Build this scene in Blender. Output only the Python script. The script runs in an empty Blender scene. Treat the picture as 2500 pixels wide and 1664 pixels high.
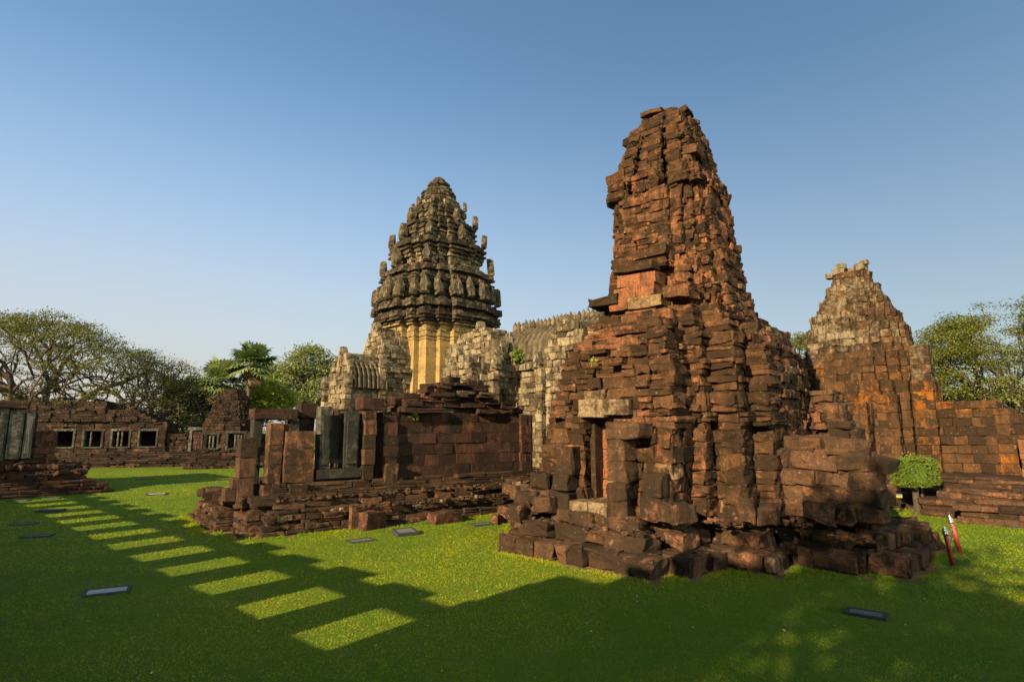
import bpy, math, random
import numpy as np
R = math.radians
RNG = np.random.default_rng(11)
random.seed(5)
SC = bpy.context.scene
COL = SC.collection

# ---------------------------------------------------------------- camera, sky, sun, exposure
cam_d = bpy.data.cameras.new('camera'); cam = bpy.data.objects.new('camera', cam_d); COL.objects.link(cam)
cam.location = (0, 0, 3.1); cam.rotation_euler = (R(90 + 8.77), 0, 0)
cam_d.sensor_width = 36; cam_d.lens = 36 * 1400 / 2500; cam_d.clip_end = 6000; cam_d.clip_start = .05
SC.camera = cam
SUN_EL, SUN_AZ = 22.0, 52.0                       # the light travels towards azimuth 52 deg (from +X)
L2 = np.array([math.cos(R(SUN_AZ)), math.sin(R(SUN_AZ))])
w = bpy.data.worlds.new('World'); SC.world = w; w.use_nodes = True
nt = w.node_tree; sky = nt.nodes.new('ShaderNodeTexSky'); sky.sky_type = 'NISHITA'; sky.sun_disc = False
sky.sun_elevation = R(SUN_EL); sky.sun_rotation = math.atan2(L2[0], -L2[1])
sky.air_density = 1.0; sky.dust_density = 1.6; sky.ozone_density = 2.0; sky.altitude = 0
bg = nt.nodes['Background']; bg.inputs['Strength'].default_value = .072
tc = nt.nodes.new('ShaderNodeTexCoord'); sx = nt.nodes.new('ShaderNodeSeparateXYZ'); nt.links.new(tc.outputs['Generated'], sx.inputs[0])
mr = nt.nodes.new('ShaderNodeMapRange'); mr.interpolation_type = 'SMOOTHSTEP'; nt.links.new(sx.outputs[2], mr.inputs[0])
for i_, v_ in enumerate((-.05, .58, .92, 0.)): mr.inputs[i_ + 1].default_value = v_      # dusty haze towards the horizon
tn = nt.nodes.new('ShaderNodeMix'); tn.data_type = 'RGBA'; tn.blend_type = 'MULTIPLY'; tn.inputs[0].default_value = 1; tn.inputs[7].default_value = (.84, 1., 1.0, 1); nt.links.new(sky.outputs[0], tn.inputs[6])
hz = nt.nodes.new('ShaderNodeMix'); hz.data_type = 'RGBA'; hz.inputs[7].default_value = (3.35, 2.95, 2.70, 1); ax_ = nt.nodes.new('ShaderNodeMath'); ax_.operation = 'MULTIPLY_ADD'; ax_.use_clamp = True; nt.links.new(sx.outputs[0], ax_.inputs[0]); ax_.inputs[1].default_value = -.42; ax_.inputs[2].default_value = .78
hm = nt.nodes.new('ShaderNodeMath'); hm.operation = 'MULTIPLY'; nt.links.new(mr.outputs[0], hm.inputs[0]); nt.links.new(ax_.outputs[0], hm.inputs[1]); nt.links.new(hm.outputs[0], hz.inputs[0]); nt.links.new(tn.outputs[2], hz.inputs[6])
nt.links.new(hz.outputs[2], bg.inputs['Color'])
sd = bpy.data.lights.new('sun', 'SUN'); sd.energy = 4.8; sd.angle = R(.6); sd.color = (1, .80, .52)
sun = bpy.data.objects.new('sun', sd); COL.objects.link(sun); sun.location = (-30, -30, 40)
sun.rotation_euler = (R(90 - SUN_EL), 0, R(SUN_AZ - 90))
SC.view_settings.view_transform = 'Standard'; SC.view_settings.look = 'None'
SC.view_settings.exposure = 1.38; SC.view_settings.gamma = 1

# ---------------------------------------------------------------- noise (numpy value noise)
def _h(i, j, k, s):
    n = (i * 374761393 + j * 668265263 + k * 2147483647 + s * 1274126177) & 0xffffffff
    n = ((n ^ (n >> 13)) * 1274126177) & 0xffffffff
    return ((n ^ (n >> 16)) & 0xffff) / 32767.5 - 1
def vn(P, f=1., s=0):
    Q = np.asarray(P, float) * f; I = np.floor(Q).astype(np.int64); F = Q - I; F = F * F * (3 - 2 * F)
    i, j, k = I[..., 0], I[..., 1], I[..., 2]; x, y, z = F[..., 0], F[..., 1], F[..., 2]
    def l(a, b, t): return a + (b - a) * t
    return l(l(l(_h(i, j, k, s), _h(i+1, j, k, s), x), l(_h(i, j+1, k, s), _h(i+1, j+1, k, s), x), y),
             l(l(_h(i, j, k+1, s), _h(i+1, j, k+1, s), x), l(_h(i, j+1, k+1, s), _h(i+1, j+1, k+1, s), x), y), z)
def n3(x, y, z, f=1., s=0): return float(vn(np.array([[x, y, z]]), f, s)[0])

# ---------------------------------------------------------------- mesh and tagging helpers
def mesh_np(name, V, Q=None, T=None, N=(), C=None, smooth=False):
    V = np.asarray(V, np.float32).reshape(-1, 3); loops = []; sizes = []
    if Q is not None and len(Q): Q = np.asarray(Q, np.int32); loops.append(Q.ravel()); sizes.append(np.full(len(Q), 4, np.int32))
    if T is not None and len(T): T = np.asarray(T, np.int32); loops.append(T.ravel()); sizes.append(np.full(len(T), 3, np.int32))
    for f in N: loops.append(np.asarray(f, np.int32)); sizes.append(np.array([len(f)], np.int32))
    loops = np.concatenate(loops); sizes = np.concatenate(sizes); starts = np.concatenate(([0], np.cumsum(sizes)[:-1])).astype(np.int32)
    me = bpy.data.meshes.new(name); me.vertices.add(len(V)); me.vertices.foreach_set('co', V.ravel())
    me.loops.add(len(loops)); me.loops.foreach_set('vertex_index', loops)
    me.polygons.add(len(sizes)); me.polygons.foreach_set('loop_start', starts); me.polygons.foreach_set('loop_total', sizes)
    me.polygons.foreach_set('use_smooth', np.full(len(sizes), bool(smooth)))
    if C is not None:
        a = me.attributes.new('blk', 'FLOAT_COLOR', 'POINT'); c4 = np.ones((len(V), 4), np.float32); c4[:, :3] = C
        a.data.foreach_set('color', c4.ravel())
    me.update(calc_edges=True); me.validate()
    return me
def tag(o, label=None, cat=None, group=None, kind=None):
    for k, v in (('label', label), ('category', cat), ('group', group), ('kind', kind)):
        if v: o[k] = v
    return o
def empty(name, loc, label, cat, group=None):
    o = bpy.data.objects.new(name, None); COL.objects.link(o); o.location = loc; o.empty_display_size = .3
    return tag(o, label, cat, group)
def wloc(o):
    l = np.array(o.location)
    while o.parent: o = o.parent; l = l + np.array(o.location)
    return l
def obj(name, me, mat, parent=None, loc=None):
    o = bpy.data.objects.new(name, me); COL.objects.link(o)
    if mat and not me.materials: me.materials.append(mat)
    if parent: o.parent = parent
    if loc is not None: o.location = loc
    return o
def part(name, data, mat, parent, smooth=False, label=None):
    """data: dict(V,Q,T,N,C) in world coordinates; linked relative to its parent"""
    V = np.asarray(data['V'], float).reshape(-1, 3) - (wloc(parent) if parent else 0)
    o = obj(name, mesh_np(name, V, data.get('Q'), data.get('T'), data.get('N', ()), data.get('C'), smooth), mat, parent)
    if label: o['label'] = label
    return o
def single(name, data, mat, loc, label, cat, group=None, smooth=False):
    V = np.asarray(data['V'], float).reshape(-1, 3) - np.array(loc)
    o = obj(name, mesh_np(name, V, data.get('Q'), data.get('T'), data.get('N', ()), data.get('C'), smooth), mat, None, loc)
    return tag(o, label, cat, group)
def merge(ds):
    V, Q, T, N, C = [], [], [], [], []; o = 0
    for d in ds:
        v = np.asarray(d['V'], float).reshape(-1, 3); V.append(v)
        if d.get('Q') is not None and len(d['Q']): Q.append(np.asarray(d['Q']) + o)
        if d.get('T') is not None and len(d['T']): T.append(np.asarray(d['T']) + o)
        for f in d.get('N', ()): N.append([i + o for i in f])
        C.append(d['C'] if d.get('C') is not None else np.tile([.5, 0, 0], (len(v), 1))); o += len(v)
    return dict(V=np.concatenate(V), Q=np.concatenate(Q) if Q else None, T=np.concatenate(T) if T else None, N=N, C=np.concatenate(C))

class Frame:
    def __init__(s, ox, oy, deg):
        s.o = np.array([ox, oy]); s.u = np.array([math.cos(R(deg)), math.sin(R(deg))]); s.v = np.array([-s.u[1], s.u[0]]); s.deg = deg
    def w2(s, a, b): return s.o + a * s.u + b * s.v
    def w3(s, a, b, z): p = s.w2(a, b); return np.array([p[0], p[1], z])
    def loc(s, x, y): d = np.array([x, y]) - s.o; return d @ s.u, d @ s.v

_T = {}
def template(nx, ny, nz):
    if (nx, ny, nz) in _T: return _T[nx, ny, nz]
    ix = {}; idx = []
    def vid(*p):
        if p not in ix: ix[p] = len(idx); idx.append(p)
        return ix[p]
    n = (nx, ny, nz); Q = []
    for d in range(3):
        e, f = (d + 1) % 3, (d + 2) % 3
        for side in (0, n[d] - 1):
            for i in range(n[e] - 1):
                for j in range(n[f] - 1):
                    q = []
                    for di, dj in ((0, 0), (1, 0), (1, 1), (0, 1)):
                        p = [0, 0, 0]; p[d] = side; p[e] = i + di; p[f] = j + dj; q.append(vid(*p))
                    Q.append(q if side else q[::-1])
    _T[nx, ny, nz] = (np.array(idx), np.array(Q)); return _T[nx, ny, nz]

class Blocks:
    """collects weathered stone blocks and builds them as one mesh"""
    def __init__(s, n=4, nz=None, bev=.03, amp=.02, layer=0., rnd=.45, ero=0., hf=1.):
        s.n, s.nz, s.bev, s.amp, s.layer, s.rnd, s.ero, s.hf = n, nz or n, bev * .7, amp, layer, rnd, ero, hf
        s.c, s.ax, s.h, s.col, s.extra = [], [], [], [], []
    def add(s, c, half, deg=0., col=(.5, 0, 0), tilt=(0, 0)):
        ca, sa = math.cos(R(deg)), math.sin(R(deg)); t1, t2 = R(tilt[0]), R(tilt[1])
        X = np.array([ca, sa, 0]); Y = np.array([-sa, ca, 0]); Z = np.array([0, 0, 1.])
        X, Z = X * math.cos(t1) + Z * math.sin(t1), Z * math.cos(t1) - X * math.sin(t1)
        Y, Z = Y * math.cos(t2) + Z * math.sin(t2), Z * math.cos(t2) - Y * math.sin(t2)
        s.c.append(c); s.ax.append((X, Y, Z)); s.h.append(half); s.col.append(col)
    def data(s):
        out = list(s.extra)
        if s.c:
            c, ax, h, col = map(lambda a: np.array(a, float), (s.c, s.ax, s.h, s.col)); K = len(c)
            n = (s.n, s.n, s.nz); idx, Q = template(*n); P = np.empty((K, len(idx), 3))
            ext = np.stack([(idx[:, d] == 0) | (idx[:, d] == n[d] - 1) for d in range(3)], 1); cnt = ext.sum(1)
            pull = np.where(cnt == 2, s.rnd * .5, np.where(cnt == 3, s.rnd * .9, 0))
            for d in range(3):
                m = n[d]; hd = h[:, d:d+1]; b = np.minimum(s.bev, hd * .45)
                if m == 3: Ln = np.concatenate([-hd, hd * RNG.uniform(-.3, .3, (K, 1)), hd], 1)
                elif m == 2: Ln = np.concatenate([-hd, hd], 1)
                elif m == 4: Ln = np.concatenate([-hd, -hd + b, hd - b, hd], 1)
                else:
                    mid = np.sort(RNG.uniform(-.75, .75, (K, m - 4)), 1) * hd
                    Ln = np.concatenate([-hd, -hd + b, mid, hd - b, hd], 1)
                x = Ln[:, idx[:, d]]
                P[:, :, d] = x - np.sign(x) * (ext[:, d] * pull)[None] * b * RNG.uniform(.1, 2.1, x.shape) ** 1.5
            if s.layer:
                k = 1 - np.abs(RNG.normal(0, s.layer, (K, n[2]))); P[:, :, 0] *= k[:, idx[:, 2]] ** .5; P[:, :, 1] *= k[:, idx[:, 2]]
            off = RNG.uniform(0, 500, (K, 1, 3)); W = P + off; am = np.minimum(s.amp, h.min(1) * .35)[:, None]
            for d in range(3):
                P[:, :, d] += am * (vn(W, 2.2, d) + .8 * s.hf * vn(W, 6.5, d + 5) + .5 * s.hf * vn(W, 13., d + 9))
            V = c[:, None, :] + np.einsum('kvd,kde->kve', P, ax)
            if s.ero: V += ax[:, 1][:, None, :] * (s.ero * (vn(V, .55, 3) + .7 * vn(V, 1.5, 4) + .35 * vn(V, 3.7, 5)))[..., None]
            QQ = (Q[None] + (np.arange(K) * len(idx))[:, None, None]).reshape(-1, 4)
            out.append(dict(V=V.reshape(-1, 3), Q=QQ, C=np.repeat(col, len(idx), 0)))
        return merge(out)
    def slab(s, pts, z0, z1, col=(.5, .1, 0)):
        n = len(pts); V = [(p[0], p[1], z0) for p in pts] + [(p[0], p[1], z1) for p in pts]
        Q = [(i, (i + 1) % n, (i + 1) % n + n, i + n) for i in range(n)]
        s.extra.append(dict(V=np.array(V), Q=np.array(Q), N=[list(range(n, 2 * n)), list(range(n))[::-1]], C=np.tile(col, (2 * n, 1))))

def inset(poly, d):
    n = len(poly); out = []
    for i in range(n):
        p0, p, p1 = (np.array(poly[(i + k) % n], float) for k in (-1, 0, 1))
        a, b = p - p0, p1 - p; a = a / (np.linalg.norm(a) + 1e-9); b = b / (np.linalg.norm(b) + 1e-9)
        na, nb = np.array([-a[1], a[0]]), np.array([-b[1], b[0]]); k = 1 + na @ nb
        out.append(tuple(p + (na + nb) * d / max(k, .35)))
    return out
def rect(a0, a1, b0, b1): return [(a0, b0), (a1, b0), (a1, b1), (a0, b1)]
def redent(w, f=(.45, .62, .76), g=(1., .88, .76)):
    q = [(g[0], f[0]), (g[1], f[0]), (g[1], f[1]), (g[2], f[1]), (g[2], f[2]) if f[2] == g[2] else (g[2], g[2])]
    q = [(1, f[0]), (g[1], f[0]), (g[1], f[1]), (g[2], f[1]), (g[2], g[2]), (f[1], g[2]), (f[1], g[1]), (f[0], g[1]), (f[0], 1)]
    out = []
    for k in range(4):
        for x, y in q:
            for _ in range(k): x, y = -y, x
            out.append((x * w, y * w))
    return out
DEF = lambda a, b, z: (random.random(), random.random() ** 3 * .5, 0)
def ring(B, F, poly, z, h, lr=(.4, .9), dep=.45, jit=.03, drop=0., colf=DEF, core=.16, tilt=1., keep=None, gap=.005, skip_edges=(), corecol=(.4, .2, 0), split=0.):
    n = len(poly)
    for i in range(n):
        if i in skip_edges: continue
        p, q = np.array(poly[i], float), np.array(poly[(i + 1) % n], float); Ln = np.linalg.norm(q - p)
        if Ln < .05: continue
        t = (q - p) / Ln; nr = np.array([t[1], -t[0]]); x = 0.
        deg = F.deg + math.degrees(math.atan2(t[1], t[0]))
        while x < Ln - .01:
            l = random.uniform(*lr)
            if Ln - x - l < lr[0] * .55: l = Ln - x
            l = min(l, Ln - x); pr = random.gauss(0, jit); dd = dep * random.uniform(.8, 1.1)
            m = p + t * (x + l / 2) + nr * (pr - dd / 2); x += l
            if random.random() < drop or (keep and not keep(m[0], m[1], z)): continue
            hh = h * random.uniform(.985, 1.0); c = F.w3(m[0], m[1], z + h / 2)
            if random.random() < split and h > .16:
                k = random.uniform(.35, .65); c = np.array(c)
                for (hz, zo) in ((hh * k, -h * (1 - k) / 2), (hh * (1 - k), h * k / 2)):
                    o = F.w3(m[0] + nr[0] * random.gauss(0, jit), m[1] + nr[1] * random.gauss(0, jit), 0) - F.w3(m[0], m[1], 0)
                    B.add(c + o + [0, 0, zo], (l / 2 - gap / 2, dd / 2, hz / 2 - gap * .3), deg + random.gauss(0, tilt), colf(m[0], m[1], z), (random.gauss(0, tilt * .5), random.gauss(0, tilt * .7)))
                continue
            B.add(c, (l / 2 - gap / 2, dd / 2, hh / 2 - gap * .4), deg + random.gauss(0, tilt), colf(m[0], m[1], z), (random.gauss(0, tilt * .5), random.gauss(0, tilt * .7)))
    if core is not None:
        B.slab([F.w2(*p) for p in inset(poly, core)], z - .003, z + h * .985, corecol)
def stack(B, F, pf, z0, z1, hr=(.2, .38), hf=None, **kw):
    z = z0
    while z < z1 - .03:
        h = random.uniform(*hr) if hf is None else hf(z)
        if z1 - z - h < hr[0] * .5: h = z1 - z
        p = pf(z + h / 2)
        if p: ring(B, F, p, z, h, **kw)
        z += h
def interp(tab):
    xs, ys = zip(*tab); return lambda z: float(np.interp(z, xs, ys))
def box(B, F, a0, a1, b0, b1, z0, z1, col=(.5, .2, 0), tilt=.6):
    B.add(F.w3((a0 + a1) / 2, (b0 + b1) / 2, (z0 + z1) / 2), (abs(a1 - a0) / 2, abs(b1 - b0) / 2, (z1 - z0) / 2), F.deg + random.gauss(0, tilt), col)
def pillar(F, a, b, wa, wb, z0, z1, hr=(.42, .62), colf=DEF, amp=.02, jit=.01, **kw):
    B = Blocks(6, 6, .016, amp, 0, .4); z = z0
    while z < z1 - .05:
        h = random.uniform(*hr)
        if z1 - z - h < hr[0] * .5: h = z1 - z
        B.add(F.w3(a + random.gauss(0, jit), b + random.gauss(0, jit), z + h / 2), (wa / 2 * random.uniform(.95, 1), wb / 2, h / 2 - .002), F.deg + random.gauss(0, .7), colf(a, b, z)); z += h
    return B
def lathe(prof, n=12, c=(0, 0, 0)):
    V = []; Q = []
    for r, z in prof:
        for k in range(n): V.append((c[0] + r * math.cos(2 * math.pi * k / n), c[1] + r * math.sin(2 * math.pi * k / n), c[2] + z))
    for i in range(len(prof) - 1):
        for k in range(n): Q.append((i * n + k, i * n + (k + 1) % n, (i + 1) * n + (k + 1) % n, (i + 1) * n + k))
    return dict(V=np.array(V), Q=np.array(Q), N=[list(range(n))[::-1], [(len(prof) - 1) * n + k for k in range(n)]])
def tube(pts, rads, n=5):
    pts = np.asarray(pts, float); V = []; Q = []
    for i, p in enumerate(pts):
        d = pts[min(i + 1, len(pts) - 1)] - pts[max(i - 1, 0)]; d = d / (np.linalg.norm(d) + 1e-9)
        a = np.cross(d, (0.31, 0.2, .93)); a = a / (np.linalg.norm(a) + 1e-9); b = np.cross(d, a)
        for k in range(n):
            t = 2 * math.pi * k / n; V.append(p + rads[i] * (math.cos(t) * a + math.sin(t) * b))
    for i in range(len(pts) - 1):
        for k in range(n): Q.append((i * n + k, i * n + (k + 1) % n, (i + 1) * n + (k + 1) % n, (i + 1) * n + k))
    return dict(V=np.array(V), Q=np.array(Q))

# ---------------------------------------------------------------- materials
class NT:
    def __init__(s, name):
        s.m = bpy.data.materials.new(name); s.m.use_nodes = True; s.t = s.m.node_tree; s.b = s.t.nodes['Principled BSDF']; s.pos = None
    def n(s, t, **kw):
        x = s.t.nodes.new(t)
        for k, v in kw.items(): setattr(x, k, v)
        return x
    def l(s, a, b): s.t.links.new(a, b)
    def P(s):
        if not s.pos: s.pos = s.n('ShaderNodeNewGeometry').outputs['Position']
        return s.pos
    def noise(s, sc, det=4, rough=.55, vec=None, scale=None, dist=0):
        x = s.n('ShaderNodeTexNoise'); x.inputs['Scale'].default_value = sc; x.inputs['Detail'].default_value = det; x.inputs['Roughness'].default_value = rough; x.inputs['Distortion'].default_value = dist
        v = vec or s.P()
        if scale:
            mp = s.n('ShaderNodeMapping'); mp.inputs['Scale'].default_value = scale; s.l(v, mp.inputs['Vector']); v = mp.outputs[0]
        s.l(v, x.inputs['Vector']); return x.outputs['Fac']
    def ramp(s, f, a, b, lo=0., hi=1.):
        x = s.n('ShaderNodeMapRange'); x.clamp = True; s.l(f, x.inputs[0])
        for i, v in enumerate((a, b, lo, hi)): x.inputs[i + 1].default_value = v
        return x.outputs[0]
    def math(s, op, a, b=None):
        x = s.n('ShaderNodeMath', operation=op)
        for i, v in enumerate((a, b)):
            if v is None: continue
            if isinstance(v, (int, float)): x.inputs[i].default_value = v
            else: s.l(v, x.inputs[i])
        return x.outputs[0]
    def mix(s, f, a, b, mode='MIX'):
        x = s.n('ShaderNodeMix', data_type='RGBA', blend_type=mode)
        for sock, v in ((x.inputs[0], f), (x.inputs[6], a), (x.inputs[7], b)):
            if isinstance(v, (int, float)): sock.default_value = v
            elif isinstance(v, tuple): sock.default_value = (*v, 1)
            else: s.l(v, sock)
        return x.outputs[2]
    def out(s, col, rough=.9, spec=.15, bumps=()):
        s.l(col, s.b.inputs['Base Color']) if not isinstance(col, tuple) else setattr(s.b.inputs['Base Color'], 'default_value', (*col, 1))
        s.b.inputs['Roughness'].default_value = rough; s.b.inputs['Specular IOR Level'].default_value = spec; last = None
        for h, st, di in bumps:
            b = s.n('ShaderNodeBump'); b.inputs['Strength'].default_value = st; b.inputs['Distance'].default_value = di; s.l(h, b.inputs['Height'])
            if last: s.l(last, b.inputs['Normal'])
            last = b.outputs[0]
        if last: s.l(last, s.b.inputs['Normal'])
        return s.m
def stone(name, crust, mid, fresh, pale, sc=1., freshk=1., lichen=.5, mids=(.42, .62), bed=.5, spot=(.45, .42, .33), bk=1., sk=.8, so=.72):
    m = NT(name); at = m.n('ShaderNodeAttribute', attribute_name='blk'); sp = m.n('ShaderNodeSeparateColor'); m.l(at.outputs['Color'], sp.inputs[0])
    r, g, b = sp.outputs
    big = m.noise(.6 * sc, 6, .62); med = m.noise(3.2 * sc, 8, .72); fine = m.noise(17 * sc, 6, .8); strk = m.noise(1.7 * sc, 6, .68, scale=(2.6, 2.6, .25)); beds = m.noise(2.2 * sc, 6, .7, scale=(.5, .5, 6.)); pit = m.noise(9.5 * sc, 5, .75)
    f = m.math('ADD', m.math('MULTIPLY', big, .5), m.math('MULTIPLY', med, .5)); f = m.math('ADD', f, m.math('MULTIPLY', m.math('SUBTRACT', r, .5), .22))
    col = m.mix(m.ramp(f, *mids), crust, mid)
    gg = m.math('MULTIPLY', g, freshk); gf = m.ramp(m.math('ADD', gg, m.math('MULTIPLY', m.math('SUBTRACT', med, .5), 3.2)), .38, .85)
    col = m.mix(gf, col, fresh)
    bf = m.ramp(m.math('ADD', b, m.math('MULTIPLY', m.math('SUBTRACT', med, .5), 2.6)), .35, .85)
    col = m.mix(bf, col, pale)
    soot = m.noise(.95 * sc, 6, .7, dist=.6); col = m.mix(m.ramp(soot, .53, .66, 0, so), col, tuple(x * .62 for x in crust))
    col = m.mix(m.ramp(strk, .50, .64, 0, sk), col, crust)
    col = m.mix(m.ramp(fine, .32, .72, .85, 0.), col, m.mix(.5, crust, (.02, .015, .01)))
    col = m.mix(m.ramp(pit, .30, .42, .8, 0.), col, (.012, .009, .006))
    col = m.mix(m.ramp(beds, .35, .62, .55 * bed, 0.), col, (.3, .28, .26), 'MULTIPLY')
    lic = m.noise(9 * sc, 3, .6)
    col = m.mix(m.ramp(lic, .66, .72, 0, lichen), col, spot)
    hs = m.n('ShaderNodeHueSaturation'); m.l(col, hs.inputs['Color']); m.l(m.ramp(r, 0, 1, .80, 1.20), hs.inputs['Value']); hs.inputs['Saturation'].default_value = 1.05
    return m.out(hs.outputs[0], .92, .12, [(beds, .6 * bed * bk, .07), (med, .6 * bk, .10), (pit, .7 * bk, .05), (fine, .8 * bk, .04)])
RED = stone('red_sandstone', (.050, .029, .015), (.165, .078, .037), (.42, .168, .082), (.42, .28, .14), 1., 1., .22, (.42, .60))
REDP = stone('plinth_sandstone', (.049, .031, .018), (.148, .076, .041), (.38, .165, .09), (.40, .29, .17), 1., 1., .2, (.42, .60))
LAT = stone('laterite', (.048, .029, .016), (.15, .070, .029), (.38, .13, .024), (.33, .27, .17), 1.2, .9, .35, bed=.25)
HALLS = stone('dark_red_masonry', (.040, .024, .016), (.125, .054, .031), (.30, .125, .075), (.22, .19, .14), 1., .9, .2, bed=.2)
GREY = stone('grey_carved_sandstone', (.030, .030, .024), (.11, .10, .072), (.24, .21, .15), (.27, .25, .185), 1.3, .6, .3, bed=.2)
BUFF = stone('white_sandstone', (.062, .048, .030), (.23, .175, .10), (.50, .34, .14), (.44, .35, .215), .9, 1., .35, (.40, .58), bed=.3)
BODY = stone('smooth_buff_sandstone', (.11, .075, .035), (.36, .25, .11), (.50, .34, .13), (.46, .37, .22), .8, 1., .15, (.30, .48), bed=.1, bk=.15, sk=.5, so=.2)
TILE = stone('vault_tile_stone', (.06, .047, .03), (.20, .155, .095), (.40, .29, .14), (.36, .29, .18), .9, 1., .3, (.40, .58), bed=.2, bk=.5, sk=.4, so=.4)
CROWN = stone('blackened_sandstone', (.040, .031, .020), (.135, .104, .062), (.42, .31, .16), (.34, .27, .165), .9, 1., .4, bed=.4)
FARS = stone('far_sandstone_shade_toned', (.022, .015, .010), (.055, .034, .022), (.15, .078, .048), (.20, .165, .11), .8, 1., .3, bed=.6)  # stone colours darkened: the trees' shade over the far gallery is put into them
def simple(name, col, rough=.6, metal=0, spec=.3, var=.15, sc=20, bump=.1):
    m = NT(name); n = m.noise(sc, 4, .6); c = m.mix(m.ramp(n, .3, .7), tuple(x * (1 - var) for x in col), tuple(min(1, x * (1 + var)) for x in col))
    m.b.inputs['Metallic'].default_value = metal
    return m.out(c, rough, spec, [(n, bump, .01)])
def leafmat(name, a, b, trans=.35):
    m = NT(name); at = m.n('ShaderNodeAttribute', attribute_name='blk'); sp = m.n('ShaderNodeSeparateColor'); m.l(at.outputs['Color'], sp.inputs[0])
    c = m.mix(sp.outputs[0], a, b); m.out(c, .6, .25)
    tr = m.n('ShaderNodeBsdfTranslucent'); m.l(m.mix(.5, c, (.5, .55, .1), 'OVERLAY'), tr.inputs['Color']); mx = m.n('ShaderNodeMixShader'); mx.inputs[0].default_value = trans
    m.l(m.b.outputs[0], mx.inputs[1]); m.l(tr.outputs[0], mx.inputs[2]); m.l(mx.outputs[0], m.t.nodes['Material Output'].inputs['Surface']); return m.m
LF_RAIN = leafmat('rain_tree_leaf', (.068, .078, .016), (.165, .165, .032))
LF_GREEN = leafmat('fresh_rain_tree_leaf', (.085, .10, .016), (.18, .19, .032))
LF_DARK = leafmat('dark_leaf', (.045, .075, .016), (.12, .16, .03))
LF_LIGHT = leafmat('light_leaf', (.18, .23, .03), (.36, .38, .055))
LF_PALE = leafmat('pale_leaf', (.12, .15, .045), (.22, .245, .08))
LF_PALM = leafmat('palm_leaf', (.07, .115, .035), (.20, .25, .08), .2)
LF_DRY = leafmat('dry_palm_leaf', (.16, .11, .05), (.27, .20, .09), .2)
LF_BUSH = leafmat('clipped_bush_leaf', (.07, .12, .012), (.17, .22, .025), .3)
LF_BLADE = leafmat('grass_blade', (.125, .215, .006), (.30, .315, .009), .35)
BARK = simple('bark', (.062, .045, .030), .9, var=.4, sc=6, bump=.6)
BARKL = simple('pale_bark', (.20, .145, .095), .9, var=.4, sc=6, bump=.6)
def ground_mat():
    m = NT('lawn'); a = m.noise(.22, 4, .55); b = m.noise(1.6, 5, .6); f = m.noise(45, 6, .75); f2 = m.noise(160, 4, .7)
    c = m.mix(m.ramp(a, .35, .65), (.11, .20, .008), (.18, .235, .010)); c = m.mix(m.ramp(b, .42, .72, 0, .6), c, (.25, .22, .03))
    c = m.mix(m.ramp(f, .3, .7, .85, 0), c, (.035, .065, .006)); c = m.mix(m.ramp(f2, .55, .8, 0, .45), c, (.26, .24, .05))
    return m.out(c, .85, .1, [(f, .8, .05), (f2, .6, .02)])
LAWN = ground_mat()
def soil_mat():
    m = NT('bare_soil'); a = m.noise(3, 6, .7); b = m.noise(40, 5, .7); c = m.mix(m.ramp(a, .35, .65), (.13, .07, .035), (.24, .14, .07)); c = m.mix(m.ramp(b, .4, .7, 0, .6), c, (.08, .05, .03))
    return m.out(c, .95, .05, [(b, .7, .03)])
SOIL = soil_mat()

# ---------------------------------------------------------------- the setting: lawn, bare soil
V = [(-2500, -2500, 0), (2500, -2500, 0), (2500, 2500, 0), (-2500, 2500, 0)]
tag(obj('lawn', mesh_np('lawn', V, [(0, 1, 2, 3)]), LAWN), kind='structure')

FR = Frame(5.45, 18.4, 47)       # ruined red tower
FL = Frame(-7.2, 17.18, 38)      # roofless hall on the left
FM = Frame(-6.2, 46, 43)         # white sandstone tower
FT = Frame(18.3, 30, 47)         # laterite tower
FG = Frame(-.2676, -.2972, 138)  # window gallery behind the camera: a runs along it, -b points to the lawn
FN = Frame(-20.1, 29.7, 47)      # shaded gate ruin at the left edge
FF = Frame(-36.4, 47.0, 16)      # far window gallery
def quad8(q):
    out = []
    for k in range(4):
        for x, y in q:
            for _ in range(k): x, y = -y, x
            out.append((x, y))
    return out
RED_BASE = quad8([(6.05, 2.2), (5.3, 2.2), (5.3, 2.7), (3.9, 2.7), (3.9, 3.9), (2.7, 3.9), (2.7, 5.3), (2.2, 5.3), (2.2, 6.05)])
RED_BASE = [(a, b) for a, b in quad8([(6.05, -2.2), (6.05, 2.2), (5.3, 2.2), (5.3, 2.7), (3.9, 2.7), (3.9, 3.9), (2.7, 3.9), (2.7, 5.3), (2.2, 5.3)])]
HALL_BASE = [(-.05, 0), (9.3, -.3), (12.6, -.3), (12.6, 5.6), (-.9, 6), (-.95, 1.9), (-.45, 1.9), (-.45, .45), (-.05, .45)]
def soil(name, F, poly, grow, z=.004):
    P = inset(poly, -grow); pts = []
    for i in range(len(P)):                              # a ragged edge
        p, q = np.array(P[i]), np.array(P[(i + 1) % len(P)]); k = max(2, int(np.linalg.norm(q - p) / .25))
        for j in range(k):
            m = p + (q - p) * j / k; c = F.w2(*m); d = n3(c[0], c[1], 0, 2.2, 3) * .09
            o = np.array(poly).mean(0); r = m - o; pts.append(F.w2(*(m + r / np.linalg.norm(r) * d)))
    tag(obj(name, mesh_np(name, [(x, y, z) for x, y in pts], N=[list(range(len(pts)))]), SOIL), kind='structure')
soil('bare_soil', FR, RED_BASE, .24); soil('bare_soil', FL, HALL_BASE, .2, .004)

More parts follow.
